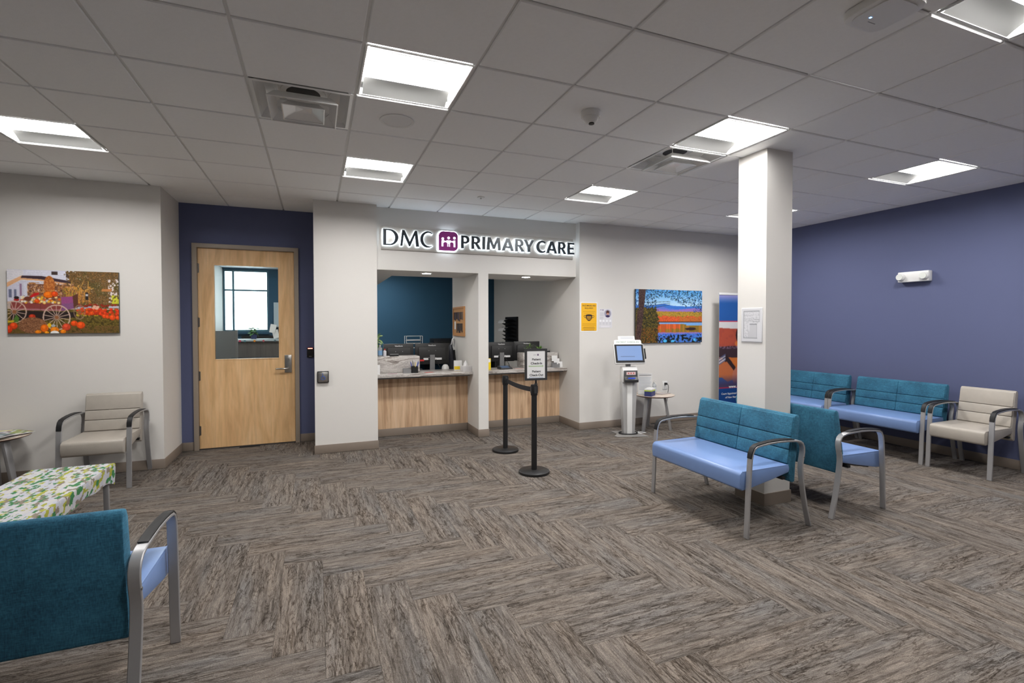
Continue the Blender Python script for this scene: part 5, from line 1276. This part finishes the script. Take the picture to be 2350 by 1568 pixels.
for x in (-.035, 0, .035): MB().cyl((x, 0, .848), .008, -.103, -.1006, 8, 'y').build('label_dot', mat('label_red', S(200, 50, 50), rough=.5), rd)
box('card_slot', mat('slot_blue', S(30, 50, 140), rough=.3, emit=(.05, .1, .6), estr=.4), -.05, .05, -.128, -.1245, .775, .79, rd)
MB().tube([(0, .0, .90), (0, .03, 1.0), (0, .02, 1.08)], .035, 10).build('screen_arm', M_GREY, kk)
hd = bpy.data.objects.new('screen_unit', None); link(hd, kk); hd.location = (0, -.02, 1.105); hd.rotation_euler = (math.radians(-18), 0, 0)
SW, SH = .205, .130
hd_me = MB().box(-SW - .008, SW + .008, -.02, .02, -SH - .012, SH + .006).build('screen_case', M_WHITEP, hd, bevel=.008)
box('bezel', M_BLACK, -SW + .002, SW - .002, -.0235, -.0205, -SH + .002, SH - .002, hd)
def scr():
    c = Canvas(60, 40, (150, 182, 236)); c.a += 14 * (c.U[..., None] - .5) * np.array((-1, -.6, -.2)); return c
obj('screen', scr().mesh(.352, .205), M_SCREEN, hd, (0, -.0242, .005)); box('prompt_line', mat('ink_screen', (.05, .06, .10), rough=.5), -.13, .07, -.0249, -.0243, -.045, -.040, hd)
MB().prism_y(rrect(-.200, .190, SH + .002, SH + .066, [.0, .0, .022, .022]), -.012, .0).build('header_board', M_PAPER, hd)
text(hd, 'PATIENT CHECK-IN', (-.005, -.0126, SH + .024), .021, mat('ink_sage', S(140, 172, 152), rough=.6), .315, .006)
MB().prism_y(rrect(-.135, .105, SH + .066, SH + .122, [0, 0, .008, .008]), -.008, -.002).build('paper_tag', M_PAPER, hd)
for z_ in (.082, .094, .106): box('text_line', M_INKB, -.10, .08, -.0088, -.0082, SH + z_, SH + z_ + .003, hd)
MB().box(SW + .010, SW + .028, -.022, .004, -.075, .07).build('card_swipe', M_BLACK, hd, bevel=.003)
cc = []
for k in range(41):
    a = 2 * PI * k / 40 * 2; rr = .125 + .008 * math.sin(k * .7); cc.append((rr * math.cos(a), rr * .72 * math.sin(a), .014 + .006 * (k > 20)))
MB().tube(cc, .005, 6).build('coiled_cable', M_BLACK, kk, smooth=True)
MB().tube([(.1, .03, .014), (.18, .0, .006), (.27, .03, .006), (.24, .08, .006), (.16, .06, .01), (.19, .10, .008)], .005, 6).build('white_cable', M_WHITEP, kk, smooth=True)

# --- things on the side table by the kiosk
mb = thing('mask_carton', 'small navy, green and white mask carton on the round table by the kiosk', 'box', (4.36, 5.70, .5025), math.radians(35))
box('lower', mat('carton_navy', S(52, 58, 110), rough=.5), -.085, .085, -.05, .05, 0, .068, mb); box('green_band', mat('carton_green', S(176, 196, 70), rough=.5), -.0851, .0851, -.0501, .0501, .068, .086, mb); box('lid', M_PAPER, -.085, .085, -.05, .05, .086, .105, mb)
box('mask_flap', M_PAPER, -.04, .05, -.03, .03, .1051, .115, mb)
hs_ = thing('sign_holder', 'clear upright sign holder with a printed sheet behind the mask carton', 'sign', (4.40, 5.86, .5025), math.radians(-16)); 
box('foot', M_CLEAR, -.10, .10, -.03, .05, 0, .004, hs_); box('sheet', M_PAPER, -.105, .105, -.002, .002, .004, .30, hs_); box('heading', M_GREY, -.09, .09, -.0030, -.0022, .268, .276, hs_)
for k in range(9): box('text_line', M_INKB, -.09, .07 + .01 * (k % 3), -.0030, -.0022, .065 + k * .021, .070 + k * .021, hs_)
bottle('sanitizer_bottle', 4.575, 5.885, .5025, .033, .185, M_CLEAR, M_WHITEP, 'clear hand sanitizer bottle on the round table by the kiosk', True, mat('band_white', S(200, 206, 212), rough=.5))
lf_ = thing('leaflet', 'flat grey leaflets lying on the round table by the kiosk', 'leaflet', (4.66, 5.80, .5025), .3); box('sheet', mat('leaflet_grey', S(150, 138, 134), rough=.5), -.11, .11, -.07, .07, 0, .004, lf_); box('top_sheet', mat('leaflet_grey2', S(176, 168, 164), rough=.5), -.10, .08, -.06, .05, .0041, .007, lf_)

# --- pull-up banner behind the column
def banner_canvas():
    c = Canvas(120, 280, (40, 90, 160)); U, V = c.U, c.V; n = c.n(12, 5); n2 = c.n(5, 6)
    top = np.clip((V - .012) / .06, 0, 1)[..., None]
    c.a = np.array((150, 150, 205.)) * (1 - top) + np.array((42, 92, 164.)) * top
    c.rect(0, .218, 1, .226, (206, 48, 70)); c.rect(0, .226, 1, .32, (214, 212, 212))
    c.poly([(0, .275), (.5, .285), (1, .29), (1, .66), (0, .66)], (166, 74, 58)); c.put((V > .29) & (V < .42) & (n > .5), (182, 84, 60), .6)
    c.ell(.62, .335, .20, .085, (52, 34, 36)); c.ell(.64, .37, .15, .08, (196, 120, 84)); c.ell(.45, .405, .05, .02, (206, 116, 56))
    c.poly([(0, .43), (.3, .425), (.62, .43), (1, .45), (1, .56), (0, .52)], (62, 44, 50)); c.put((V > .425) & (V < .445) & (n2 > .5) & (U < .5), (150, 120, 150), .7)
    c.poly([(0, .515), (1, .53), (1, .70), (0, .68)], (198, 110, 48)); c.poly([(.05, .505), (.2, .50), (.42, .60), (.40, .66), (.25, .6)], (50, 36, 38))
    for k in range(5): c.line(.0, .556 - .012 * k + .02, .16, .536 - .012 * k + .006, .010, (206, 206, 220) if k % 2 else (92, 100, 140))
    c.poly([(0, .58), (.2, .55), (.36, .62), (.40, .70), (.22, .72), (0, .66)], (192, 108, 66)); c.ell(.48, .68, .14, .08, (190, 116, 92))
    f = np.clip((V - .66) / .08, 0, 1); c.put(f, (70, 62, 96))
    c.rect(0, .765, 1, .772, (206, 48, 70)); c.rect(0, .772, 1, 1, (26, 66, 128))
    return c
bn = thing('pull_up_banner', 'tall blue and orange pull-up banner half hidden by the column', 'banner', (6.27, 5.95, 0))
BH, BW = 1.985, .82
MB().box(-.42, .42, -.05, .05, 0, .06).build('base_cassette', M_SILVER, bn, bevel=.01)
box('graphic_sheet', M_PAPER, -BW / 2, BW / 2, -.001, .001, .06, BH - .01, bn)
obj('printed_face', banner_canvas().mesh(BW, BH - .07), M_PRINT, bn, (0, -.0016, (BH - .01 + .06) / 2))
MB().box(-BW / 2 - .008, BW / 2 + .008, -.010, .010, BH - .018, BH + .018).build('top_rail', M_WHITEP, bn, bevel=.003)
MB().tube([(0, .02, .05), (0, .02, BH)], .008, 8).build('rear_pole', M_SILVER, bn)
M_TW = mat('banner_text_white', (.8, .8, .8), rough=.5)
text(bn, 'www.', (-.205, -.0022, .495), .034, M_TW, None, .03, align='LEFT')
text(bn, 'Court Appointed', (-.355, -.0022, .385), .042, M_TW, None, .012, align='LEFT'); text(bn, 'of New Hampshire', (-.275, -.0022, .325), .042, M_TW, None, .012, align='LEFT')
